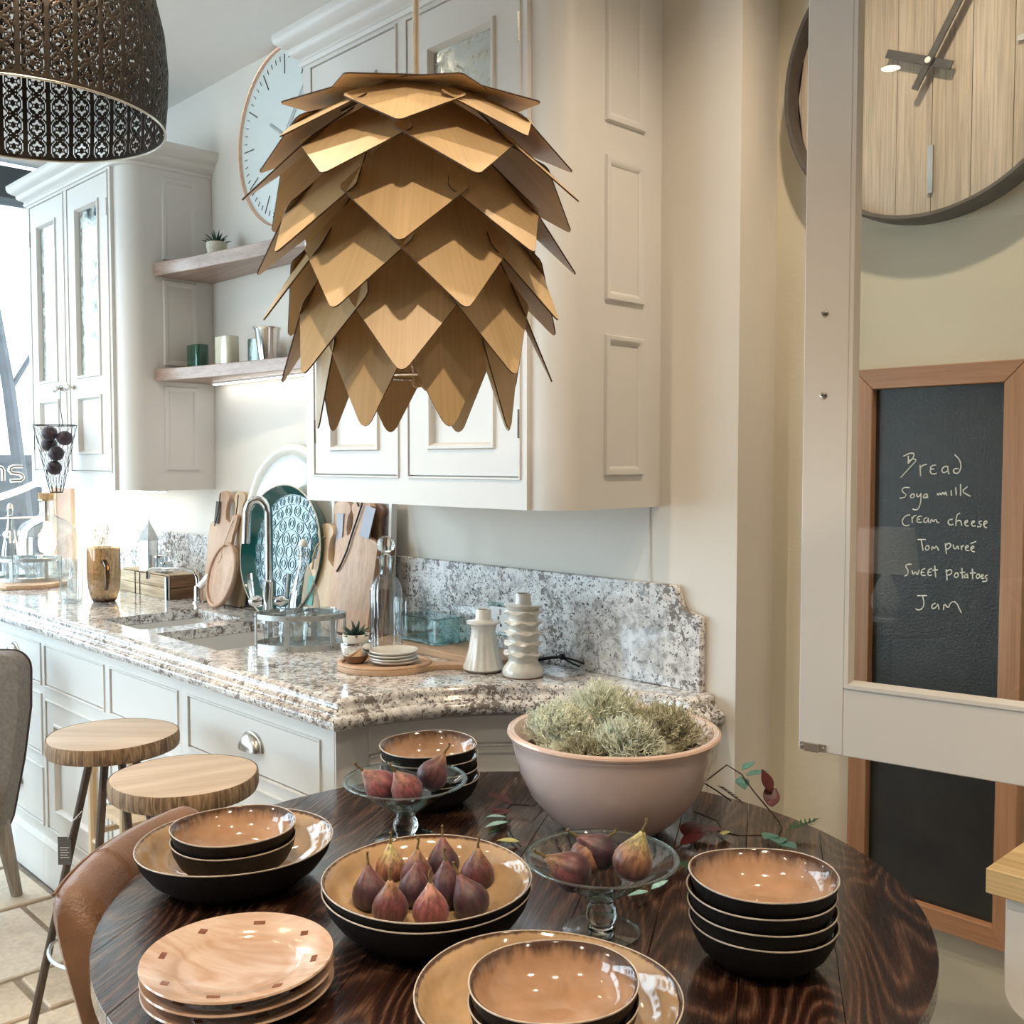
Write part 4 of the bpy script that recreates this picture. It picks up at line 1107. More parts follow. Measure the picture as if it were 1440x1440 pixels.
def swing_bottle(loc, lb, H=.27, r=.037, mat='glass'):
    t = thing('swing_top_bottle', lb, 'bottle', loc)
    k = H / .27
    prof = [(0, .004), (r * .85, .0), (r, .006), (r * 1.02, .04), (r * .97, .10 * k), (r * .72, .145 * k), (r * .42, .19 * k), (.0125, .22 * k), (.012, .245 * k), (.0145, .248 * k), (.0145, .262 * k)]
    obj('body', MB().lathe(prof, 32), mat, t)
    obj('stopper', MB().lathe([(0, .258 * k), (.011, .258 * k), (.0125, .264 * k), (.010, .274 * k), (.004, .280 * k), (0, .280 * k)], 16), 'white_china', t)
    w = .017
    obj('wire_bail', MB().tube([(w, 0, .236 * k), (w, .002, .262 * k), (w * .6, 0, .279 * k), (-w * .6, 0, .279 * k), (-w, .002, .262 * k), (-w, 0, .236 * k), (-.004, -w, .230 * k), (w, 0, .236 * k)], .0013, 5), 'nickel', t)
    return t
z_ = WT + .018
caddy((-4.37, 1.47, z_), VR, .135, .09, .095, 'oval zinc caddy of tumblers by the shop window', [(-.045, -.040), (.045, -.040), (.085, .03), (-.085, .03), (.0, .038)],
      ['clear tumbler at the front of the far caddy, nearest the window', 'clear tumbler at the front of the far caddy, nearest the clear mug', 'clear tumbler at the end of the far caddy towards the clear mug', 'clear tumbler at the end of the far caddy towards the window', 'clear tumbler at the back of the far caddy'])
swing_bottle((-4.74, 1.53, WT), 'clear swing-top bottle beside the glowing demijohn', .31, .042)
# demijohn lamp
dj = thing('demijohn_lamp', 'large glowing glass demijohn lamp with a cork by the window', 'lamp', (-4.66, 1.655, WT))
obj('body', MB().lathe([(0, .006), (.115, .0), (.127, .012), (.128, .05), (.127, .17), (.120, .205), (.095, .235), (.055, .255), (.036, .268), (.033, .285), (.033, .325), (.037, .330), (.037, .338), (.032, .338)], 40), 'glass', dj)
obj('cork', MB().lathe([(0, .33), (.030, .33), (.033, .365), (0, .365)], 20), 'cork', dj)
obj('bulb_holder', MB().lathe([(0, .33), (.014, .33), (.014, .24), (.010, .235), (0, .235)], 16), 'nickel', dj)
obj('bulb', MB().lathe([(.009, .235), (.014, .21), (.032, .17), (.036, .14), (.028, .108), (0, .098)], 20), 'bulb', dj)
# clear mug and brown mug
mg = thing('glass_mug', 'small clear glass mug beside the smoky brown mug', 'mug', (-3.73, 1.405, WT), VR)
obj('cup', MB().lathe([(0, .010), (.030, .008), (.034, 0), (.036, .01), (.038, .05), (.046, .150), (.0445, .1505)], 32), 'glass', mg)
obj('handle', MB().tube([(.020, -.036, .045), (.024, -.055, .055), (.026, -.066, .085), (.024, -.058, .115), (.020, -.040, .122)], .006, 8), 'glass', mg)
bm_ = thing('brown_glass_mug', 'tall smoky brown glass mug with a dark curved handle', 'mug', (-3.655, 1.493, WT), VR)
obj('cup', MB().lathe([(0, .012), (.032, .010), (.036, 0), (.044, .010), (.053, .045), (.057, .09), (.057, .195), (.0555, .1955)], 40), 'glassbrown', bm_)
obj('base', MB().lathe([(0, .0), (.036, 0), (.043, .010), (.044, .014), (0, .016)], 32), 'brownsolid', bm_)
obj('handle', MB().tube([(.026, -.050, .052), (.038, -.066, .064), (.044, -.076, .10), (.041, -.074, .135), (.030, -.066, .150), (.022, -.054, .146)], [.007, .008, .0085, .0085, .0085, .009], 10), 'brownsolid', bm_)

# wooden crate with wire loops
cr = thing('wooden_crate', 'old wooden crate with dark ends and wire handles at the splashback', 'crate', (-3.74, 1.735, WT))
for i, (z0, z1) in enumerate(((0, .040), (.042, .082))):
    obj('side_plank', MB().box(-.21, .21, -.062, -.052, z0, z1), 'crate', cr, bevel=.0015, segs=1)
    obj('side_plank', MB().box(-.21, .21, .052, .062, z0, z1), 'crate', cr, bevel=.0015, segs=1)
    for x in (-.21, .20): obj('end_plank', MB().box(x, x + .012, -.051, .051, z0, z1 - .001), 'cratedark', cr, bevel=.0015, segs=1)
obj('bottom_board', MB().box(-.198, .198, -.051, .051, .002, .010), 'crate', cr)
for x in (-.06, -.02): obj('wire_loop', MB().tube([(x, -.064, .0), (x, -.064, .084), (x, 0, .088), (x, .064, .084), (x, .064, 0)], .0018, 6), 'wire', cr)
obj('corner_strap', MB().box(.205, .2135, -.0645, -.055, 0, .083).box(.19, .2135, -.0645, -.0625, 0, .083), 'zinc', cr)
# house-shaped lantern on the crate
ln = thing('metal_lantern', 'small silver house-shaped lantern with a pointed roof on the crate', 'lantern', (-3.77, 1.715, .9985))
hx6 = lambda r: [(r * cos(pi / 6 + pi / 3 * i), r * sin(pi / 6 + pi / 3 * i)) for i in range(6)]
obj('base', MB().prism(hx6(.040), 0, .006), 'silver', ln)
for i in range(6):
    a, b = hx6(.037)[i], hx6(.037)[(i + 1) % 6]
    m = Vector(((a[0] + b[0]) / 2, (a[1] + b[1]) / 2, 0)); ang = atan2(b[1] - a[1], b[0] - a[0])
    obj('wall_panel', MB().box(-.0175, .0175, -.001, .001, .007, .115, Matrix.Translation(m) @ Matrix.Rotation(ang, 4, 'Z')), 'blackrim' if i == 3 else 'silver', ln)
obj('roof', MB().lathe([(.044, .114), (.042, .118), (.006, .180), (.005, .186), (0, .186)], 6, Matrix.Rotation(pi / 6, 4, 'Z')), 'zinc', ln, angle=20)
obj('hanging_ring', MB().tube([(.009 * cos(2 * pi * i / 16), 0, .196 + .009 * sin(2 * pi * i / 16)) for i in range(16)], .002, 6, closed=True), 'silver', ln)
for dx, h, lb in ((.075, .055, 'small clear glass jar standing next to the silver lantern'), (.125, .035, 'low clear glass pot at the end of the crate')):
    t = thing('glass_jar', lb, 'jar', (-3.77 + dx + .02, 1.715, .9985 - (0)), 0)
    obj('body', MB().lathe([(0, .003), (.020, 0), (.022, .004), (.022, h), (.020, h), (.019, .006), (0, .005)], 24), 'glass', t)
    obj('lid', MB().lathe([(.023, h), (.023, h + .006), (0, h + .007)], 24), 'silver', t)
lidb = solo('crate_lid', MB().box(-.20, .20, -.05, .05, 0, .005), 'crate', 'thin plank lid lying on the old wooden crate', 'plank', (-3.74, 1.735, WT + .083), bevel=.001, segs=1)

# filter tap
ft = thing('filter_tap', 'slim chrome filter tap with an angled lever beside the crate', 'tap', (-3.395, 1.724, WT))
obj('base', MB().lathe([(0, 0), (.024, 0), (.024, .005), (.017, .008), (.016, .055), (.015, .06), (0, .06)], 24), 'chrome', ft)
obj('arm', MB().tube([(0, 0, .052), (.045, .025, .100), (.075, .040, .120)], .0135, 12), 'chrome', ft)
obj('spout', MB().tube([(0, 0, .05), (-.002, -.002, .09), (-.012, -.010, .112), (-.04, -.035, .118), (-.115, -.118, .118), (-.125, -.128, .112), (-.125, -.128, .085)], .0075, 10), 'chrome', ft)

# ------------------------------------------------------------------ boards, platters leaning on the wall
def leaning(name, lb, cat, pts, thick, mat, x, yb, lean, rz=0, hole=None, z=WT, bev=.003, extra=None):
    """Outline (x, up) leaning back on the wall; (x, yb) is where its foot stands."""
    t = thing(name, lb, cat, (x, yb, z), rz)
    M = Matrix.Rotation(-lean, 4, 'X') @ Matrix.Rotation(pi / 2, 4, 'X')
    obj('board', MB().prism(pts, 0, thick, M), mat, t, bevel=bev, segs=2)
    return t, Matrix.Rotation(-lean, 4, 'X')
def paddle_pts(w, h, hl, hw, r=.02):
    """Board w by h with a bulbed handle of length hl on top."""
    p = [(-w / 2 + .006, 0), (w / 2 - .006, 0), (w / 2, .006), (w / 2, h - r)] + arc(w / 2 - r, h - r, r, r, 0, 70, 4)
    p += [(hw * .62, h + hl * .12), (hw * .5, h + hl * .35), (hw * .56, h + hl * .6)] + arc(0, h + hl * .78, hw * .78, hl * .22, -10, 190, 8)
    p += [(-hw * .56, h + hl * .6), (-hw * .5, h + hl * .35), (-hw * .62, h + hl * .12)] + arc(-w / 2 + r, h - r, r, r, 110, 180, 4) + [(-w / 2, .006)]
    return p
def cordloop(t, M, x, z, L, mat='cord', y=-.024):
    return obj('hanging_cord', MB().tube([(x, y - .002, z), (x + .012, y - .008, z - L * .3), (x + .004, y - .006, z - L * .65), (x - .010, y - .006, z - L)], .0022, 6, M), mat, t)

t, M = leaning('serving_board', 'rectangular pale ash board with a corded handle left of the teal platter', 'board', paddle_pts(.165, .285, .115, .05), .018, 'boardpink', -3.345, 1.770, .13, 0)
cordloop(t, M, -.012, .39, .12); obj('price_tag', MB().box(-.040, -.010, -.024, -.0225, .28, .36, M), 'taggrey', t)
t, M = leaning('serving_board', 'pale oak paddle board half hidden behind the round paddle', 'board', paddle_pts(.15, .285, .115, .05), .018, 'boardpale', -3.235, 1.775, .12, 0)
cordloop(t, M, .004, .385, .10)
# round paddle board with a rim
rp = thing('round_paddle_board', 'small oval wooden paddle tray leaning in front of the boards', 'board', (-3.228, 1.708, WT), 0)
M = Matrix.Rotation(-.26, 4, 'X')
def disk_up(pts, z0, z1): return MB().prism(pts, z0, z1, M @ Matrix.Rotation(pi / 2, 4, 'X'))
ov = arc(0, .112, .088, .112, 0, 360, 40)[:-1]
pad = [(.016, .215), (.015, .25), (.020, .30), (.018, .322), (0, .328), (-.018, .322), (-.020, .30), (-.015, .25), (-.016, .215)]
obj('tray', disk_up(ov, 0, .012), 'board', rp, bevel=.002)
obj('rim', MB().ring(0, 0, 0, 0, [(0, 0), (0, 0), (0, 0)], lambda a, b, d: (0, 0, 0)) if False else MB().tube([(x * .965, 0, z * .965 + .004) for x, z in [(p[0], p[1]) for p in ov]], .006, 8, M @ Matrix.Translation((0, -.014, 0)), closed=True), 'board', rp)
obj('handle', disk_up(pad, 0, .012), 'board', rp, bevel=.002)
obj('string', MB().tube([(0, -.014, .305), (-.010, -.018, .25), (-.018, -.02, .20), (-.012, -.02, .175), (-.022, -.02, .15)], .0014, 5, M), 'string', rp)

def platter(name, lb, x, yb, a, b, lean, rimw, mats, depth):
    t = thing(name, lb, 'platter', (x, yb, WT))
    M = Matrix.Rotation(-lean, 4, 'X') @ Matrix.Translation((0, 0, b))
    def band(prof, n=64):
        """prof: (scale, out) out = towards the room"""
        vs = []; fs = []; k = len(prof)
        for i in range(n):
            q = 2 * pi * i / n
            for s_, o_ in prof: vs.append(((a * s_) * cos(q), -o_, (b * s_) * sin(q)))
        for i in range(n):
            j = (i + 1) % n
            for c in range(k - 1): fs.append((i * k + c, i * k + c + 1, j * k + c + 1, j * k + c))
        return MB().add(vs, fs, M)
    return t, M, band
# large pale oval platter at the back
t, M, band = platter('oval_platter', 'large pale speckled oval platter behind the teal platter', -2.905, 1.800, .285, .280, .03, .05, None, .03)
obj('rim', band([(1.0, 0), (1.0, .010), (.985, .016), (.95, .018), (.91, .014), (.87, .006)]), 'white_china', t, angle=60)
wl = band([(.875, .006), (.80, .002), (.001, .002)]); obj('well', wl, 'paleglaze', t, angle=60)
obj('back', band([(1.0, 0), (.8, -.006), (.001, -.006)]), 'white_china', t, angle=60)
# teal embossed platter
t, M, band = platter('teal_platter', 'deep teal glazed platter with an embossed flower pattern', -2.865, 1.752, .235, .212, .13, .05, None, .03)
obj('outer_wall', band([(.86, -.002), (.93, .008), (1.0, .042), (1.005, .047), (1.0, .050), (.985, .047), (.90, .016), (.86, .010)]), 'teal', t, angle=50)
obj('lip', MB().tube([(.236 * cos(2 * pi * i / 72), -.049, .213 * sin(2 * pi * i / 72)) for i in range(72)], .0022, 6, M, closed=True), 'rimclay', t)
obj('well', band([(.865, .010), (.5, .010), (.001, .010)]), 'tealpale', t, angle=60)
obj('back', band([(.87, -.002), (.001, -.002)]), 'teal', t, angle=60)
def emb(cx, cz, r, rr=.0022, n=20, a0=0, a1=2 * pi):
    full = abs(a1 - a0 - 2 * pi) < 1e-6
    pts = [(cx + r * cos(a0 + (a1 - a0) * i / n), -.0105, cz + r * sin(a0 + (a1 - a0) * i / n)) for i in range(n if full else n + 1)]
    return MB().tube(pts, rr, 5, M, closed=full)
orn = MB()
for ra in (.07, .115, .155, .185):
    orn.tube([(ra * 1.13 * cos(2 * pi * i / 60), -.0105, ra * sin(2 * pi * i / 60)) for i in range(60)], .0022, 5, M, closed=True)
rel = MB(); 
for ring_r, cnt, pr in ((.045, 6, .022), (.092, 12, .019), (.135, 18, .018), (.170, 26, .014)):
    for i in range(cnt):
        a = 2 * pi * i / cnt
        for r_ in (pr, pr * .5): 
            q = emb(ring_r * 1.13 * cos(a), ring_r * sin(a), r_, .0019, 12); rel.add(q.v, q.f)
q = emb(0, 0, .018); rel.add(q.v, q.f)
obj('embossed_rings', orn, 'tealpale', t, angle=60); tag(obj('embossed_flowers', rel, 'tealpale', t, angle=60), kind='stuff')

# tall bridge tap
bt = thing('mixer_tap', 'tall chrome swan-neck mixer tap with two levers in front of the teal platter', 'tap', (-2.845, 1.685, WT), VR)
obj('column', MB().lathe([(0, 0), (.028, 0), (.028, .006), (.021, .010), (.021, .125), (.016, .13), (0, .13)], 24), 'chrome', bt)
neck = [(0, 0, .12), (0, 0, .30)] + [(-.034 + .034 * cos(a), 0, .335 + .048 * sin(a)) for a in [pi * i / 10 for i in range(11)]] + [(-.070, 0, .29), (-.072, 0, .245)]
obj('spout', MB().tube(neck, .0135, 12), 'chrome', bt)
for s_ in (-1, 1):
    v_ = obj('valve', MB().lathe([(0, 0), (.015, .002), (.020, .015), (.018, .03), (.012, .045), (0, .045)], 20, Matrix.Translation((s_ * .018, 0, .062)) @ Matrix.Rotation(s_ * pi / 2, 4, 'Y')), 'chrome', bt)
    obj('lever', MB().tube([(s_ * .052, 0, .062), (s_ * .056, 0, .09), (s_ * .062, 0, .150)], [.007, .008, .009], 10), 'chrome', v_)

# boards right of the platter
t, M = leaning('serving_board', 'narrow pale oak board with a thick string loop beside the glass bottle', 'board', paddle_pts(.17, .19, .125, .055, .04), .022, 'boardpale', -2.640, 1.735, .16)
obj('string', MB().tube([(.004, -.024, .275), (-.022, -.032, .24), (-.034, -.032, .205), (-.03, -.03, .19), (-.034, -.03, .17)], .0035, 6, M), 'string', t)
obj('price_tag', MB().box(-.052, -.018, -.0255, -.024, .06, .15, M), 'tagturq', t)
t, M = leaning('serving_board', 'beech paddle board with a grey-blue tag behind the ash board', 'board', paddle_pts(.19, .26, .125, .06), .018, 'boardpink', -2.585, 1.768, .09)
obj('price_tag', MB().box(-.016, .016, -.022, -.0205, .235, .345, M), 'tagblue', t)
t, M = leaning('serving_board', 'pink ash paddle board with strong grain and a tag in front of the white tray', 'board', paddle_pts(.205, .275, .12, .062), .022, 'board', -2.455, 1.722, .16)
obj('price_tag', MB().box(-.038, .010, -.026, -.0245, .285, .375, M @ Matrix.Rotation(.18, 4, 'Y')), 'tagblue', t)
obj('hanging_cord', MB().tube([(-.006, -.026, .372), (-.016, -.028, .39), (.012, -.028, .392), (.012, -.028, .375), (-.02, -.027, .29), (-.035, -.027, .24), (-.055, -.027, .20), (-.075, -.026, .175)], .0028, 6, M), 'cord', t)
t, M = leaning('serving_board', 'dark acacia board standing just behind the pink ash board', 'board', paddle_pts(.195, .27, .115, .062), .016, 'boarddark', -2.420, 1.752, .12)
wtx = thing('white_tray', 'white rectangular tray leaning on the wall behind the boards', 'tray', (-2.50, 1.800, WT))
M = Matrix.Rotation(-.03, 4, 'X')
obj('panel', MB().box(-.15, .15, -.008, 0, 0, .40, M), 'white', wtx)
obj('rim', MB().box(-.15, -.138, -.020, -.008, 0, .40, M).box(.138, .15, -.020, -.008, 0, .40, M).box(-.138, .138, -.020, -.008, 0, .012, M).box(-.138, .138, -.020, -.008, .388, .40, M), 'white', wtx)

# ------------------------------------------------------------------ near end of the worktop
caddy((-2.378, 1.503, WT), VR, .122, .082, .095, 'oval zinc caddy holding tumblers near the worktop corner', [(-.075, .005), (.0, -.040), (.072, -.008), (-.02, .045), (.055, .050)],
      ['clear tumbler in the near caddy, on the sink side', 'clear tumbler at the front of the near caddy', 'clear tumbler in the near caddy, on the succulent side', 'clear tumbler at the back of the near caddy, on the tap side', 'clear tumbler at the back of the near caddy, by the pink board'])
swing_bottle((-2.520, 1.605, WT), 'clear swing-top bottle rising behind the near caddy', .270, .046)
dc = thing('glass_decanter', 'tall ribbed glass decanter with a round stopper', 'decanter', (-2.125, 1.600, WT), VR)
def ribs(n, amt): return lambda r, z, a: (r * (1 + amt * abs(sin(n * a / 2))) if r > .02 else r, z)
obj('body', MB().lathe([(0, .006), (.034, .0), (.039, .004), (.040, .02), (.040, .165), (.037, .185), (.026, .203), (.0165, .212), (.0155, .235), (.018, .250), (.024, .256), (.018, .258)], 96, None, ribs(18, .05)), 'glass', dc)
obj('stopper', MB().lathe([(0, .232), (.012, .232), (.014, .258), (.010, .262), (.012, .268), (.020, .274), (.0235, .288), (.019, .302), (.008, .309), (0, .310)], 28), 'compote', dc)
rg = thing('ribbed_vase', 'low ribbed clear glass beaker behind the decanter', 'glass', (-2.235, 1.765, WT), 0)
obj('body', MB().lathe([(0, .005), (.040, 0), (.044, .004), (.045, .115), (.040, .128)], 80, None, ribs(20, .05)), 'glass', rg)
# long board with the butter dish
lb_ = thing('serving_board', 'long pink wooden board lying under the glass butter dish', 'board', (-2.035, 1.742, WT))
obj('board', MB().prism(rrect(.48, .145, .03), 0, .018), 'boardx', lb_, bevel=.002, segs=1)
bk = thing('butter_dish', 'ribbed pale green glass butter dish on the long board', 'butter dish', (-2.130, 1.755, WT + .0185))
obj('tray', MB().prism(rrect(.165, .105, .015), 0, .006), 'glassgreen', bk, bevel=.002)
lid = MB(); w_, d_, h_ = .145, .085, .066
op = rrect(w_, d_, .008, 3); vs = []; fs = []; n_ = len(op)
cor = []
for i in range(n_):
    a, b = op[i], op[(i + 1) % n_]; L_ = sqrt((a[0] - b[0]) ** 2 + (a[1] - b[1]) ** 2); k = max(1, int(L_ / .004))
    for q in range(k): cor.append((a[0] + (b[0] - a[0]) * q / k, a[1] + (b[1] - a[1]) * q / k))
cor = [(x * (1 + (.008 if i % 2 else 0)), y * (1 + (.012 if i % 2 else 0))) for i, (x, y) in enumerate(cor)]
obj('cover', MB().prism(cor, .0065, h_), 'glassgreen', bk, angle=20)
obj('cover_top', MB().prism(rrect(.152, .092, .010), h_, h_ + .004), 'glassgreen', bk, bevel=.001, segs=1)
# leather loop of the long board
obj('leather_cord', MB().tube([(0, 0, .012), (.035, .012, .012), (.07, .03, .022), (.105, .045, .028), (.11, .05, .028)], .0028, 6).tube([(0, .006, .012), (.04, .022, .010), (.075, .036, .020), (.105, .045, .026)], .0028, 6)
     .tube([(.105, .045, .028), (.14, .055, .022), (.165, .062, .016)], .0024, 6).tube([(.105, .045, .027), (.135, .052, .014), (.155, .058, .008)], .0024, 6).ball((.107, .046, .027), (.010, .008, .008), 10, 6), 'cord', lb_, loc=(.242, .010, .002))
# paddle board with plates and succulent
pb = thing('round_paddle_board', 'round wooden paddle board carrying small plates near the worktop corner', 'board', (-1.985, 1.490, WT), VR)
c_ = arc(0, 0, .115, .095, 22, 338, 40)
hd = [(.112, -.036), (.135, -.022), (.16, -.019), (.205, -.019), (.212, -.012), (.212, .012), (.205, .019), (.16, .019), (.135, .022), (.112, .036)]
obj('tray', MB().prism(c_ + hd, 0, .014), 'boardx', pb, bevel=.003)
rimp = arc(0, 0, .108, .088, 0, 360, 48)[:-1]
obj('raised_rim', MB().tube([(x, y, .016) for x, y in rimp], .0065, 8, closed=True, flat=.8), 'boardx', pb)
obj('string', MB().tube([(.205, 0, .014), (.216, .004, .016), (.219, 0, .008), (.216, -.006, .002), (.222, -.012, .002)], .0014, 5), 'string', pb)
zp = WT + .0145
sp_ = Vector((-1.985, 1.490, 0)) + RGT * (-.070) + FWD * .0
sc_ = thing('succulent_pot', 'dark spiky succulent in a white pot on a mercury glass holder', 'plant', (sp_.x, sp_.y, zp))
obj('holder', MB().lathe([(0, .002), (.016, 0), (.024, .006), (.034, .026), (.038, .046), (.0375, .052), (.035, .052), (.030, .025), (0, .012)], 32), 'silver', sc_)
obj('holder_reflection', MB().lathe([(0, .0015), (.0165, -.0002), (.0245, .0058), (.0315, .019), (.0308, .021)], 32), 'boarddark', sc_)  # brown shell painting a reflection onto the holder's lower half
obj('pot', MB().lathe([(0, .014), (.020, .016), (.031, .05), (.033, .070), (.030, .071), (.028, .06), (0, .058)], 32), 'white_china', sc_)
succulent(sc_, .054, .050, .0062)
pl_ = MB().lathe([(0, .002), (.025, 0), (.052, .006), (.058, .0105), (.0575, .0125), (.050, .0085), (.03, .004), (0, .0035)], 48, None, lambda r, z, a: (r * (1 + .02 * sin(2 * a + 1)), z))
me = mesh_of('saucer', pl_); me.materials.append(MT['white_china'])
pp_ = Vector((-1.985, 1.490, 0)) + RGT * .022 + FWD * (-.012)
for i, w_ in enumerate(('bottom', 'second from the bottom', 'second from the top', 'topmost')):
    o = tag(obj('saucer', me, None, loc=(pp_.x + .003 * sin(i * 2.1), pp_.y + .003 * cos(i * 1.7), zp + i * .0075), rot=(0, 0, i * 1.3)), 'small cream saucer on the paddle board, %s of the stack' % w_, 'saucer', 'stacked cream saucers')
# candlesticks
def candlestick(loc, lb, prof, foot, wob, n=72):
    t = thing('candlestick', lb, 'candlestick', loc)
    obj('body', MB().lathe(prof, n, None, wob), 'whiteglaze', t, angle=60)
    obj('foot', MB().lathe([(0, 0), (foot, 0), (foot, .0035), (0, .0035)], 40), 'clayfoot', t)
    obj('socket', MB().lathe([(.0125, prof[-2][1] - .001), (.0115, prof[-2][1] - .018), (0, prof[-2][1] - .018)], 24), 'clayfoot', t)
def fl_w(r, z, a): return (r * (1 + .06 * abs(cos(8 * a)) * (1 if .006 < z < .100 else 0)), z)
candlestick((-1.800, 1.645, WT), 'shorter fluted ivory candlestick next to the ruffled one', [(0, .003), (.044, .003), (.0475, .008), (.042, .022), (.033, .06), (.029, .10), (.032, .112), (.041, .116), (.041, .120), (.022, .122), (.0195, .126), (.0185, .146), (.0170, .149), (.0125, .148), (.012, .14)], .044, fl_w)
rp_ = [(0, .003), (.047, .003), (.050, .010), (.046, .022), (.036, .034)]
for i in range(5):
    z0 = .036 + i * .0245
    rp_ += [(.035, z0 + .004), (.038, z0 + .012), (.0455, z0 + .018), (.044, z0 + .021), (.036, z0 + .0235)]
rp_ += [(.045, .166), (.046, .169), (.020, .171), (.019, .175), (.018, .192), (.0165, .195), (.0125, .194), (.012, .185)]
candlestick((-1.692, 1.672, WT), 'taller ivory candlestick with ruffled rings', rp_, .047, lambda r, z, a: (r * (1 + (.03 * sin(9 * a + z * 90) if r > .038 and z > .03 and z < .165 else 0)), z + (.003 * sin(6 * a + z * 200) if r > .04 and .03 < z < .16 else 0)))
# wire basket of dark fruit hanging by the far cabinet
wb = thing('wire_cone_basket', 'dark wire cone basket hanging from the far cabinet knob', 'basket', (-3.865, 1.41, 1.30), VR)
H_ = .245; R0, R1 = .022, .074
def cp(a, t): r = R0 + (R1 - R0) * t; return (r * cos(a), r * sin(a), H_ * t)
m = MB()
for z in (0, 1): m.tube([cp(2 * pi * i / 28, z) for i in range(28)], .0018, 5, closed=True)
for i in range(10):
    for s_ in (-1, 1): m.tube([cp(2 * pi * i / 10 + s_ * .9 * t + .10 * sin(t * 26) , t) for t in [k / 18 for k in range(19)]], .0009, 4)
obj('wire_net', m, 'wire', wb)
hk = Vector((-3.925, 1.455, 1.690)) - Vector((-3.865, 1.41, 1.30)); hk = Matrix.Rotation(-VR, 3, 'Z') @ hk
obj('hook', MB().tube([(0, R1 * .9, H_), (hk.x * .5, hk.y * .75, (H_ + hk.z) / 2), hk], .0016, 5).tube([(hk.x + .006 * cos(a), hk.y + .006 * sin(a) * .3, hk.z + .006 * sin(a)) for a in [2 * pi * i / 10 for i in range(11)]], .0014, 5), 'wire', wb)
fr_me = mesh_of('dark_plum', MB().lathe([(0, 0), (.012, .002), (.024, .012), (.028, .026), (.024, .040), (.012, .050), (.004, .050), (0, .047)], 24, Matrix.Translation((0, 0, -.026))))
fr_me.materials.append(MT['figA'])
for k, (dx, dz, dy, lb) in enumerate(((-.015, .215, -.012, 'dark plum at the top of the wire basket'), (.034, .198, .0, 'reddish plum resting against the basket wire near the cabinet'), (-.028, .176, .012, 'dark plum under the topmost one in the wire basket'),
                           (.006, .142, -.008, 'wine red plum in the middle of the wire basket'), (-.006, .090, 0, 'dark plum at the bottom of the wire basket'))):
    p = Vector((-3.865, 1.41, 1.30 + dz)) + RGT * dx + FWD * dy
    o = tag(obj('plum', fr_me, None, loc=p, rot=(k * 1.1, 1.2 + k, k * .7)), lb, 'plum', 'plums in the wire basket')

# ================================================================== round table
TC = Vector((-1.115, 1.082, 0)); TR = .607; TZ = .75
tb_ = thing('round_table', 'round dark-stained oak table set with bowls and figs', 'table', (TC.x, TC.y, 0), VR + radians(-14))
ws = [-.607, -.50, -.385, -.265, -.14, -.02, .105, .225, .345, .47, .607]
for a, b in zip(ws, ws[1:]):
    aa, bb = a + .0004, b - .0004
    n = 16 if abs(a + b) < .8 else 24
    xs2 = [aa + (bb - aa) * (.5 - .5 * cos(pi * i / n)) for i in range(n + 1)]
    lo = [(x, -sqrt(max(0, TR * TR - x * x))) for x in xs2]
    pts = [p for p in lo] + [(x, -y) for x, y in lo[::-1]]
    q = []
    for p in pts:
        if not q or (Vector(p) - Vector(q[-1])).length > 1e-4: q.append(p)
    if (Vector(q[0]) - Vector(q[-1])).length < 1e-4: q.pop()
    cx = (a + b) / 2
    obj('plank', MB().prism([(x - cx, y) for x, y in q], TZ - .026, TZ), 'table', tb_, loc=(cx, 0, 0), bevel=.0006, segs=1)
obj('apron', MB().lathe([(.585, TZ - .027), (.597, TZ - .030), (.597, TZ - .085), (.57, TZ - .095), (.57, TZ - .027)], 72), 'tablebase', tb_)
obj('pedestal', MB().lathe([(.30, 0), (.30, .03), (.12, .06), (.06, .12), (.05, .35), (.075, .50), (.10, TZ - .09), (.57, TZ - .088)], 40), 'tablebase', tb_)

# ------------------------------------------------------------------ dark stoneware with tan glaze
def bowl_meshes(R, H, foot, wob, tag_, depth_t=.004, gm='glaze'):
    n = 72
    out = [(0, .001), (foot * .9, 0), (foot, .003), (foot * 1.22, H * .10), (R * .86, H * .39), (R * .952, H * .68), (R, H * .985)]
    inn = [(R - .0012, H), (R - depth_t, H * .985), (R * .952 - depth_t, H * .68), (R * .86 - depth_t, H * .41), (foot * 1.05, H * .16), (foot * .5, H * .115), (0, H * .11)]
    a = mesh_of('shell', MB().lathe(out, n, None, wob), 60); a.materials.append(MT['blackclay'])
    b = mesh_of('glaze', MB().lathe(inn, n, None, wob), 60); b.materials.append(MT[gm])
    rim = [wob(R - .0006, H * .995, 2 * pi * i / 96) for i in range(96)]
    c = mesh_of('rim', MB().tube([(r * cos(2 * pi * i / 96), r * sin(2 * pi * i / 96), z) for i, (r, z) in enumerate(rim)], .0011, 6, closed=True), 60); c.materials.append(MT['rimclay'])
    return a, b, c
def wob1(k): return lambda r, z, a: (r * (1 + k * sin(2 * a + .7) + k * .5 * sin(3 * a + 2)), z * (1 + k * .9 * sin(3 * a + 1) + k * .8 * sin(2 * a)))
SMALL = bowl_meshes(.095, .057, .052, wob1(.022), 's')
LARGE = bowl_meshes(.150, .066, .085, wob1(.018), 'l', .0045, 'glazebig')
def bowl(kind, name, lb, x, y, z, rz=0, group=None, tilt=0):
    t = thing(name, lb, 'bowl', (x, y, z), rz, group)
    t.rotation_euler = (tilt, 0, rz)
    for nm, me in zip(('shell', 'glaze', 'rim'), kind): obj(nm, me, None, t)
    return t
G1 = 'black and tan stoneware bowls'
PITCH_B = .0205
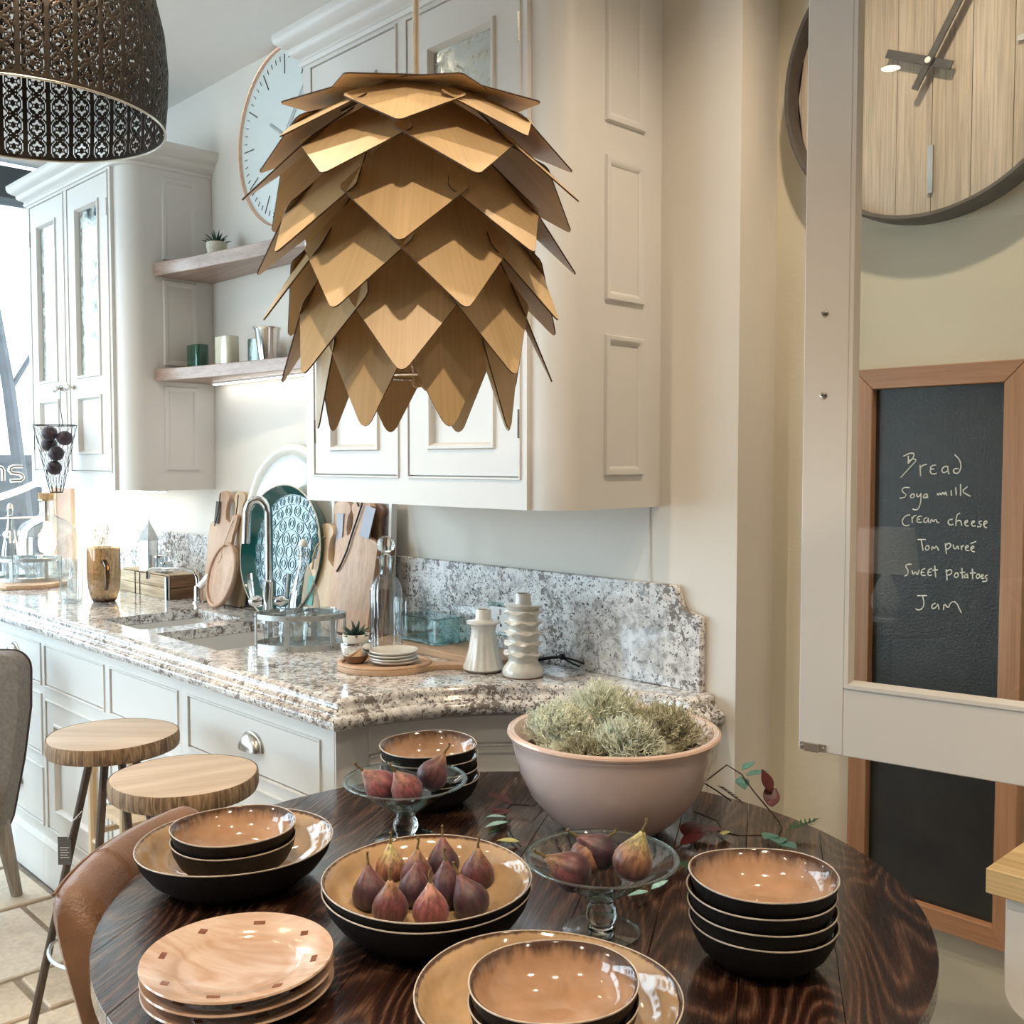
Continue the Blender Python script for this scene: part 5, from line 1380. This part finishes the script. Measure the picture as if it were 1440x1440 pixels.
for i, w_ in enumerate(('lowest', 'second from the bottom', 'second from the top', 'topmost')):
    bowl(SMALL, 'stoneware_bowl', 'small black and tan bowl, %s of the stack nearest the oak console' % w_, -.724 + .002 * sin(i * 3), 1.158 + .002 * cos(i * 2), TZ + i * PITCH_B, VR + 2.2 + i * .12, G1)
    bowl(SMALL, 'stoneware_bowl', 'small black and tan bowl, %s of the stack by the curved drawer' % w_, -1.512 + .002 * sin(i * 2), 1.240 + .002 * cos(i * 3), TZ + i * PITCH_B - 0, VR + .5 + i * .12, G1)
bowl(LARGE, 'stoneware_dish', 'wide black dish with tan glaze holding two small bowls by the leather chair', -1.446, .790, TZ, VR + .35, 'wide black and tan dishes', radians(0))
for i, w_ in enumerate(('lower', 'upper')):
    bowl(SMALL, 'stoneware_bowl', '%s of the two small black bowls nested in the dish by the leather chair' % w_, -1.456, .793, TZ + .0085 + i * PITCH_B, VR + 2.9 + i * .15, G1, radians(0))
for i, w_ in enumerate(('lower', 'upper')):
    bowl(LARGE, 'stoneware_dish', '%s of the two stacked wide black dishes under the purple figs' % w_, -1.101, .900, TZ + i * .013, VR + 1.2 + i * .1, 'wide black and tan dishes')
bowl(LARGE, 'stoneware_dish', 'wide black dish with tan glaze closest to the camera', -.782, .810, TZ, VR + 2.0, 'wide black and tan dishes')
for i, w_ in enumerate(('lower', 'upper')):
    bowl(SMALL, 'stoneware_bowl', '%s of the two small bowls nested in the dish closest to the camera' % w_, -.768, .806, TZ + .0085 + i * PITCH_B, VR + .2 + i * .15, G1)

# ------------------------------------------------------------------ peach plates
pm = mesh_of('plate', MB().lathe([(0, .003), (.06, .001), (.072, 0), (.078, .004), (.105, .014), (.1145, .0185), (.1165, .0205), (.1155, .0228), (.106, .0200), (.080, .0150), (.075, .0110), (.070, .0075), (.05, .006), (0, .006)], 80), 60)
pm.materials.append(MT['plate'])
pos_pl = (-1.126, .618)
for i, w_ in enumerate(('bottom', 'middle', 'top')):
    t = thing('peach_plate', 'peach marbled plate with diamond motifs, %s of the stack of three' % w_, 'plate', (pos_pl[0] + .002 * i, pos_pl[1] - .0015 * i, TZ + i * .0165), VR + .3 + i * .5, 'stacked peach plates')
    obj('dish', pm, None, t)
    for k in range(8):
        a = 2 * pi * (k + .3) / 8
        M = Matrix.Rotation(a, 4, 'Z') @ Matrix.Translation((.094, 0, .0176)) @ Matrix.Rotation(-.19, 4, 'Y')
        dm_ = [(-.0062, 0), (0, -.0072), (.0062, 0), (0, .0072)] if k % 2 else [(-.003, -.008), (.004, -.007), (.003, .008), (-.004, .007)]
        obj('diamond_motif', MB().prism(dm_, -.0004, .0008, M), 'platemark', t)

# ------------------------------------------------------------------ glass compotes
cb_m = mesh_of('bowl', MB().lathe([(.0145, .0470), (.030, .0560), (.070, .0840), (.1015, .1040), (.1065, .1060), (.1075, .1080), (.1055, .1090), (.100, .1075)], 80), 60); cb_m.materials.append(MT['compotethin'])
cs_m = mesh_of('stem', MB().lathe([(0, .0045), (.020, .0045), (.0165, .010), (.0160, .0135), (.0205, .020), (.0225, .028), (.0205, .0365), (.0155, .042), (.0165, .046), (.0150, .050), (0, .051)], 48), 60); cs_m.materials.append(MT['compote'])
cf_m = mesh_of('foot', MB().lathe([(.050, 0), (.054, .0012), (.0545, .003), (.050, .0042), (.020, .0075)], 64), 60); cf_m.materials.append(MT['compotethin'])
cr_m = mesh_of('rim', MB().tube([(.1068 * cos(2 * pi * i / 96), .1068 * sin(2 * pi * i / 96), .108) for i in range(96)], .0016, 6, closed=True), 60); cr_m.materials.append(MT['compote'])
for x, y, lb in ((-.926, 1.070, 'footed glass bowl of four figs in front of the pink bowl'), (-1.395, 1.090, 'footed glass bowl of three figs in front of the back bowl stack')):
    t = thing('glass_compote', lb, 'glass bowl', (x, y, TZ), 0, 'footed glass bowls')
    for nm, me in (('bowl', cb_m), ('stem', cs_m), ('foot', cf_m), ('rim', cr_m)): obj(nm, me, None, t)

# ------------------------------------------------------------------ figs
FIGP = [(0, .002), (.006, 0), (.014, .002), (.021, .009), (.0245, .018), (.0245, .025), (.0215, .034), (.0155, .043), (.0095, .051), (.0055, .057), (.0035, .061), (0, .062)]
def fig_mesh(mat):
    me = mesh_of('fig_body', MB().lathe(FIGP, 36, None, lambda r, z, a: (r * (1 + .025 * sin(3 * a + 1) + .012 * abs(sin(7 * a))), z)), 70); me.materials.append(MT[mat]); return me
FM = {k: fig_mesh(k) for k in ('figA', 'figB', 'figC', 'figD')}
SM = mesh_of('stem', MB().tube([(0, 0, .059), (.0004, 0, .066), (-.001, .001, .074), (.001, 0, .079)], [.0028, .0018, .0016, .0022], 7)); SM.materials.append(MT['stem'])
# local tilt is given as (towards view right, away from view)
def lean(ru, rv):
    v = RGT * sin(ru) + FWD * sin(rv); v.z = max(.1, sqrt(max(.01, 1 - v.x ** 2 - v.y ** 2)))
    return v.to_track_quat('Z', 'X').to_euler()
def F(x, y, z, mat, lb, s=1.0, ru=0, rv=0, grp='figs in the wide dish', stem=True):
    t = thing('fig', lb, 'fig', (x, y, z), 0, grp)
    t.scale = (s, s, s); t.rotation_euler = lean(ru, rv)
    obj('body', FM[mat], None, t)
    if stem: obj('stem', SM, None, t)
ZD = TZ + .013 + .0085
W = [(-1.170, .852, 'figA', 'dark fig at the chair end of the wide dish', 1.05, -.08, .05), (-1.223, .925, 'figC', 'green-topped fig at the back of the wide dish', .98, .0, .1),
     (-1.179, .939, 'figB', 'rosy purple fig at the back middle of the wide dish', 1.0, .05, .05), (-1.182, .998, 'figA', 'purple fig furthest back in the wide dish', 1.02, -.05, .1),
     (-1.115, 1.005, 'figB', 'red-necked fig at the pink bowl side of the wide dish', 1.05, .03, .0), (-1.104, .939, 'figA', 'tall dark fig in the middle right of the wide dish', 1.08, -.06, .0),
     (-1.140, .902, 'figA', 'stemless dark fig in the centre of the wide dish', .98, .1, .1), (-1.117, .844, 'figB', 'plump rosy fig at the front left of the wide dish', 1.02, .02, -.05),
     (-1.070, .880, 'figD', 'pale-necked pink fig at the front middle of the wide dish', 1.02, -.02, -.05), (-1.048, .947, 'figA', 'tipped dark fig at the front right of the wide dish', 1.05, -.45, .1)]
for i, (x, y, m_, lb, s_, ru, rv) in enumerate(W): F(x, y, ZD, m_, lb, s_, ru, rv, stem=(i != 6))
def U(cx, cy, u, v): p = RGT * u + FWD * v; return cx + p.x, cy + p.y
for u, v, z, m_, lb, s_, ru, rv in ((-.046, .024, .086, 'figC', 'fig lying with its neck up at the back left of the front glass bowl', 1.0, .85, .1), (.022, .034, .092, 'figA', 'dark fig at the back of the front glass bowl', 1.05, -.9, -.15),
                                  (-.030, -.034, .086, 'figB', 'fig lying towards the stack of dishes in the front glass bowl', 1.1, -1.0, -.1), (.044, -.020, .086, 'figC', 'green-necked fig at the front right of the front glass bowl', 1.12, .30, -.05)):
    x, y = U(-.926, 1.070, u * .78, v * .8); F(x, y, TZ + z - .001, m_, lb, s_, ru, rv, 'figs in the front glass bowl')
for u, v, z, m_, lb, s_, ru, rv in ((-.030, .0, .080, 'figD', 'dark pink fig leaning left in the back glass bowl', 1.15, -.75, -.2), (.022, -.034, .082, 'figD', 'pale pink fig at the front of the back glass bowl', 1.1, -.45, -.35),
                                  (.040, .030, .086, 'figB', 'rosy fig at the back of the back glass bowl', 1.12, .5, .3)):
    x, y = U(-1.395, 1.090, u * .8, v * .8); F(x, y, TZ + z - .002, m_, lb, s_, ru, rv, 'figs in the back glass bowl')

# ------------------------------------------------------------------ pink bowl of lichen
pk = thing('pink_bowl', 'large blush pink ceramic bowl filled with grey-green lichen', 'bowl', (-1.182, 1.396, TZ))
obj('body', MB().lathe([(0, .004), (.075, 0), (.088, .006), (.118, .030), (.150, .068), (.170, .110), (.180, .150), (.1835, .166), (.188, .172), (.189, .178), (.184, .1825), (.178, .1815), (.172, .165), (.160, .115), (.125, .055), (.08, .03), (0, .025)], 96), 'pink', pk, angle=60)
obj('rim', MB().tube([(.1862 * cos(2 * pi * i / 96), .1862 * sin(2 * pi * i / 96), .178) for i in range(96)], .0052, 8, closed=True), 'pinkrim', pk)
obj('soil', MB().lathe([(0, .148), (.12, .146), (.168, .140)], 48), 'peat', pk)
def lichen(R, H, n, seed):
    r = random.Random(seed); m = MB()
    def twig(p, d, L, rad, depth):
        q = p + d * L * .55 + Vector((r.uniform(-1, 1), r.uniform(-1, 1), r.uniform(-1, 1))) * L * .15
        e = q + (d + Vector((r.uniform(-.5, .5), r.uniform(-.5, .5), r.uniform(-.3, .6)))).normalized() * L * .45
        m.tube([p, q, e], [rad, rad * .8, rad * .55], 3)
        if depth:
            for k in range(3):
                dd = (d + Vector((r.uniform(-.9, .9), r.uniform(-.9, .9), r.uniform(-.5, .9)))).normalized()
                twig(q if k else e, dd, L * .55, rad * .75, depth - 1)
    for i in range(n):
        a = r.uniform(0, 2 * pi); c = r.uniform(.02, 1) ** .75
        d = Vector((c * cos(a), c * sin(a), sqrt(max(0, 1 - c * c)) + .12)).normalized()
        base = Vector((d.x * R, d.y * R, d.z * H)) * r.uniform(.50, .78)
        twig(base, d, (R * .30) * r.uniform(.8, 1.15), .0017, 2)
    m.ball((0, 0, -.01), (R * .55, R * .55, H * .55), 12, 8)
    return m
for u, v, R_, H_, mt_, lb in ((-.098, -.005, .074, .078, 'lichen', 'rounded clump of grey-green lichen on the chair side of the pink bowl'), (-.012, .062, .086, .098, 'lichen', 'tallest clump of pale lichen at the back of the pink bowl'),
                              (.088, .004, .080, .066, 'lichen2', 'olive clump of lichen at the wall side of the pink bowl'), (.014, -.075, .074, .062, 'lichen', 'pale clump of lichen at the front of the pink bowl'), (-.058, -.086, .052, .040, 'lichen2', 'small low clump of lichen at the front of the pink bowl')):
    p = Vector((-1.182, 1.396, TZ + .142)) + RGT * u + FWD * v
    solo('lichen_clump', lichen(R_, H_, 300 if R_ > .06 else 160, int(R_ * 1e4) + len(lb)), mt_, lb, 'lichen', p, group='lichen in the pink bowl')

# ------------------------------------------------------------------ leafy wire garland round the bowl
gr = thing('leaf_garland', 'wire garland with teal, burgundy and green metal leaves round the pink bowl', 'garland', (-1.182, 1.396, TZ))
O_ = Vector((-1.182, 1.396, TZ))
def G(x, y, z): return Vector((x, y, z)) - O_
mains = [[(-1.341, 1.343, .765), (-1.372, 1.325, .762), (-1.355, 1.292, .765), (-1.325, 1.265, .760), (-1.295, 1.240, .762), (-1.262, 1.222, .757), (-1.225, 1.205, .756)],
         [(-1.13, 1.60, .80), (-1.105, 1.64, .83), (-1.075, 1.645, .82), (-1.035, 1.625, .80), (-.995, 1.615, .775), (-.965, 1.60, .765), (-.945, 1.575, .765), (-.935, 1.545, .76), (-.915, 1.525, .758)],
         [(-1.13, 1.60, .80), (-1.10, 1.60, .79), (-1.078, 1.615, .775)],
         [(-1.115, 1.55, .76), (-1.05, 1.53, .762), (-1.02, 1.505, .758), (-.985, 1.50, .762), (-.945, 1.545, .76)],
         [(-1.00, 1.33, .757), (-.965, 1.28, .757), (-.955, 1.22, .758), (-.93, 1.16, .757)],
         [(-1.035, 1.40, .757), (-1.02, 1.36, .76), (-1.00, 1.33, .757)], [(-1.035, 1.40, .757), (-1.055, 1.47, .76), (-1.115, 1.55, .76)],
         [(-1.335, 1.345, .765), (-1.36, 1.40, .757), (-1.355, 1.46, .757)]]
for i, pth in enumerate(mains): obj('wire', MB().tube([G(*p) + Vector((0, 0, .0015 * sin(k * 2))) for k, p in enumerate(pth)], .0015, 5), 'wire', gr)
def leaf(L, w):
    n = 8; vs = []; fs = []
    for k in range(n + 1):
        t = k / n; hw = w * sin(pi * min(.98, max(.02, t)) ** .8)
        for s_ in (-1, 0, 1): vs.append((L * t, s_ * hw, .12 * L * t * (1 - t) + (.10 * hw if s_ else 0)))
    for k in range(n):
        for s_ in (0, 1):
            fs.append((k * 3 + s_, k * 3 + s_ + 1, (k + 1) * 3 + s_ + 1, (k + 1) * 3 + s_))
    m = MB().add(vs, fs)
    m.add([(x, y, z - .0008) for x, y, z in vs], [f[::-1] for f in fs])
    return m
def fern(L, w):
    m = MB().tube([(0, 0, 0), (L, 0, .004)], .0009, 4)
    for k in range(7):
        x = L * (.1 + .85 * k / 7); ww = w * sin(pi * (.25 + .7 * k / 7))
        for s_ in (-1, 1):
            m.add([(x - .003, 0, .001), (x + .003, 0, .001), (x + .010, s_ * ww, .003), (x + .005, s_ * ww * .7, .003)], [(0, 1, 2, 3)])
    return m
LM = {}
def put_leaf(x, y, z, ang, L, w, mat, pitch=0, kind='leaf'):
    key = (round(L, 3), round(w, 3), mat, kind)
    if key not in LM:
        LM[key] = mesh_of('leaf', (leaf if kind == 'leaf' else fern)(L * 1.25, w * 1.25), 60); LM[key].materials.append(MT[mat])
    o = obj('leaf', LM[key], None, gr)
    o.location = G(x, y, z); o.rotation_euler = (0, -pitch, VR + radians(ang))
for a in [(-1.368, 1.322, .766, 160, .042, .012, 'leafred', .3), (-1.355, 1.292, .764, 200, .03, .008, 'leafred', .1), (-1.33, 1.27, .764, 215, .034, .007, 'leafmint', .2), (-1.31, 1.255, .764, 222, .042, .007, 'leafmint', .05),
          (-1.24, 1.215, .757, 180, .03, .008, 'leafyellow', .05), (-1.35, 1.30, .765, 225, .04, .012, 'leafred', .0),
          (-1.075, 1.645, .828, 25, .026, .008, 'leafteal', .35), (-1.06, 1.638, .822, 0, .032, .010, 'leafteal', .2), (-1.075, 1.640, .815, -80, .024, .011, 'leafteal', -.6),
          (-.995, 1.615, .785, 75, .034, .010, 'leafred', 1.0), (-.99, 1.612, .785, 60, .032, .010, 'leafred', .7), (-.995, 1.618, .81, 120, .034, .011, 'leafred', 1.0),
          (-.945, 1.55, .762, -130, .030, .0125, 'leafteal', .05), (-.935, 1.54, .762, -95, .030, .013, 'leafteal', .05), (-.92, 1.527, .760, -60, .030, .013, 'leafteal', .05),
          (-1.02, 1.505, .760, -100, .022, .009, 'leafyellow', .1), (-.955, 1.22, .759, 40, .030, .0055, 'leafmint', .1), (-.955, 1.21, .759, 215, .032, .006, 'leafmint', .05),
          (-1.035, 1.40, .759, 15, .04, .014, 'leafred', .3), (-1.045, 1.43, .762, 60, .045, .016, 'leafred', .2), (-1.06, 1.46, .76, -10, .05, .014, 'leafred', .1)]: put_leaf(*a)
put_leaf(-.94, 1.585, .762, 18, .052, .016, 'leafgreen', .15, 'fern')
put_leaf(-.995, 1.335, .758, -60, .055, .013, 'leafgreen', .05, 'fern')
put_leaf(-1.10, 1.605, .80, -35, .045, .006, 'wire', -.5, 'fern')
put_leaf(-1.30, 1.20, .757, 60, .04, .010, 'leafgreen', .0, 'fern')
# dry round leaf on the table
solo('round_leaf', MB().prism([(.016 * cos(2 * pi * i / 24) * (1 + .05 * sin(5 * i)), .016 * sin(2 * pi * i / 24)) for i in range(24)], 0, .0015), 'leafbrown', 'round tan dry leaf lying between the dish of figs and the front glass bowl', 'leaf', (-1.099, 1.166, TZ))

# ================================================================== chairs and stools
def stool(x, y, lb, rz, knot):
    t = thing('round_stool', lb, 'stool', (x, y, 0), rz, 'slab-topped stools')
    st_ = obj('seat', MB().lathe([(0, .722), (.140, .722), (.148, .727), (.150, .735), (.150, .755), (.147, .759), (0, .760)], 56, None, lambda r, z, a: (r * (1 + .012 * sin(3 * a) + .008 * sin(5 * a)), z)), 'stooltop', t, angle=40)
    obj('bark_edge', MB().lathe([(.1485, .7225), (.1512, .729), (.1518, .742), (.1508, .756), (.1490, .7592)], 56, None, lambda r, z, a: (r * (1 + .012 * sin(3 * a) + .008 * sin(5 * a)), z)), 'stoolbark', st_)
    for i in range(4):
        a = i * pi / 2 + .03
        p0, p1 = Vector((.048 * cos(a), .048 * sin(a), .724)), Vector((.215 * cos(a), .215 * sin(a), 0))
        obj('leg', MB().tube([p0, p0.lerp(p1, .5), p1], [.0095, .0095, .0105], 10), 'darkwood', t)
    rr = .048 + (.215 - .048) * (.724 - .25) / .724
    obj('foot_ring', MB().tube([((rr - .008) * cos(2 * pi * i / 40), (rr - .008) * sin(2 * pi * i / 40), .25) for i in range(40)], .005, 8, closed=True), 'zinc', t)
    return t
s1 = stool(-2.415, .999, 'round wooden stool with a grey price tag, nearer the grey armchair', VR, 0)
s2 = stool(-1.992, .975, 'round wooden stool closest to the table', VR + .4, 1)
# swing tag on the first stool's leg
tg = obj('price_tag', MB().prism([(-.017, 0), (.015, 0), (.015, .058), (.009, .068), (-.017, .068)], 0, .001, Matrix.Translation((-.112, -.016, .445)) @ Matrix.Rotation(pi / 2, 4, 'X')), 'taggrey', s1)
obj('tag_string', MB().tube([(-.105, -.0165, .510), (-.092, -.014, .552), (-.078, -.008, .560), (-.082, .013, .560), (-.100, .0, .556), (-.092, -.014, .552), (-.070, -.016, .575)], .0012, 5), 'white', s1)
for i in range(5): obj('tag_print', MB().box(-.124, -.124 + (.018 if i % 2 else .022), -.0173, -.0169, .462 + i * .006, .4635 + i * .006), 'white', tg)

# pale wooden stool behind the slab stools
bs_ = thing('beech_stool', 'pale beech stool with turned posts behind the two slab stools', 'stool', (-2.62, 1.125, 0), 0)
for x in (-.10, .10):
    for y in (-.055, .055):
        obj('post', MB().tube([(x, y, 0), (x, y, .30), (x, y, .585)], [.011, .014, .013], 10).ball((x, y, .59), (.015, .015, .02), 12, 8), 'beech', bs_)
for z in (.28, .40):
    for y in (-.055, .055): obj('rung', MB().tube([(-.10, y, z), (.10, y, z)], .009, 8), 'beech', bs_)
    for x in (-.10, .10): obj('rung', MB().tube([(x, -.055, z + .02), (x, .055, z + .02)], .009, 8), 'beech', bs_)
obj('seat', MB().prism(rrect(.18, .09, .02, 4, -.005, 0), .47, .485), 'beech', bs_, bevel=.003)

# leather chair
lc = thing('leather_chair', 'tan leather tub chair tucked under the round table', 'chair', (-1.466, .824, 0), radians(35))
def back_pt(y, z, o):
    x = -.262 + .95 * y * y
    sl = 1.9 * y; nn = Vector((1, -sl, 0)).normalized()
    return Vector((x + (.79 - z) * .30, y, z)) + nn * o
def back_shell():
    ys = [-.225 + .415 * i / 24 for i in range(25)]
    sec = [(0, .40), (-.004, .58), (-.003, .70), (.0, .745), (.006, .768), (.014, .779), (.026, .788), (.042, .791), (.058, .785), (.070, .768), (.077, .735), (.080, .66), (.079, .54), (.076, .42)]
    vs = []; fs = []; k = len(sec)
    for y in ys:
        e = max(0, abs(y + .0175) - .1825) / .025
        for o, z in sec:
            zz = z - .012 * e * e if z > .7 else z
            vs.append(back_pt(y, zz, o if e == 0 else .038 + (o - .038) * (1 - .22 * e * e)))
    for i in range(len(ys) - 1):
        for j in range(k - 1): fs.append((i * k + j, i * k + j + 1, (i + 1) * k + j + 1, (i + 1) * k + j))
    fs.append([j for j in range(k)]); fs.append([(len(ys) - 1) * k + j for j in range(k)][::-1])
    return MB().add(vs, fs)
obj('backrest', back_shell(), 'leather', lc, angle=60)
pip = MB().tube([back_pt(-.21 + .385 * i / 30, .7795, .0115) for i in range(31)], .0026, 6)
for y in (-.2245, .1895): pip.tube([back_pt(y, .44 + (.755 - .44) * i / 10, .068) for i in range(11)], .0030, 6)
obj('piping', pip, 'leathseam', lc)
st2 = MB()
for yy in (-.060, -.068):
    st2.tube([back_pt(yy, z, o + .0004) for o, z in ((.014, .779), (.026, .788), (.042, .791), (.058, .785), (.070, .768), (.077, .735), (.080, .66), (.079, .54))], .0011, 5)
obj('stitching', st2, 'leathseam', lc)
obj('seat', MB().prism(rrect(.42, .44, .08, 6, .02, 0), .40, .475), 'leather', lc, bevel=.02, segs=3)
for x in (-.14, .18):
    for y in (-.17, .17): obj('leg', MB().tube([(x * .8, y * .8, .40), (x * 1.15, y * 1.15, 0)], [.012, .009], 8), 'blackmetal', lc)

# grey chair, cut by the picture's edge
ga = thing('grey_chair', 'grey wool upholstered chair with dark piping beside the base cabinets', 'chair', (-3.62, .94, 0), VR)
hw = .275
out = [(-hw + .06, .20), (hw - .085, .20), (hw - .06, .26), (hw - .02, .45), (hw + .005, .62), (hw + .008, .73)] + arc(hw - .052, .745, .06, .058, 0, 90, 6) + [(-hw + .052, .803)] + arc(-hw + .052, .745, .06, .058, 90, 180, 6) + [(-hw - .005, .62), (-hw + .02, .45)]
obj('backrest', MB().prism(out, -.04, .05, Matrix.Rotation(pi / 2, 4, 'X')), 'greycloth', ga, bevel=.018, segs=3)
obj('piping', MB().tube([(x, .030, z) for x, z in out], .0045, 6, closed=True), 'piping', ga)
obj('seat', MB().prism(rrect(.40, .44, .08, 5, -.06, -.27), .26, .40), 'greycloth', ga, bevel=.03, segs=3)
for x0, y0, x1, y1 in ((.185, .0, .225, .02), (-.2, 0, -.235, .02), (.06, -.40, .09, -.44), (-.2, -.40, -.235, -.44)): obj('leg', MB().tube([(x0, y0, .27), (x1, y1, 0)], [.028, .018], 10), 'greywood', ga)
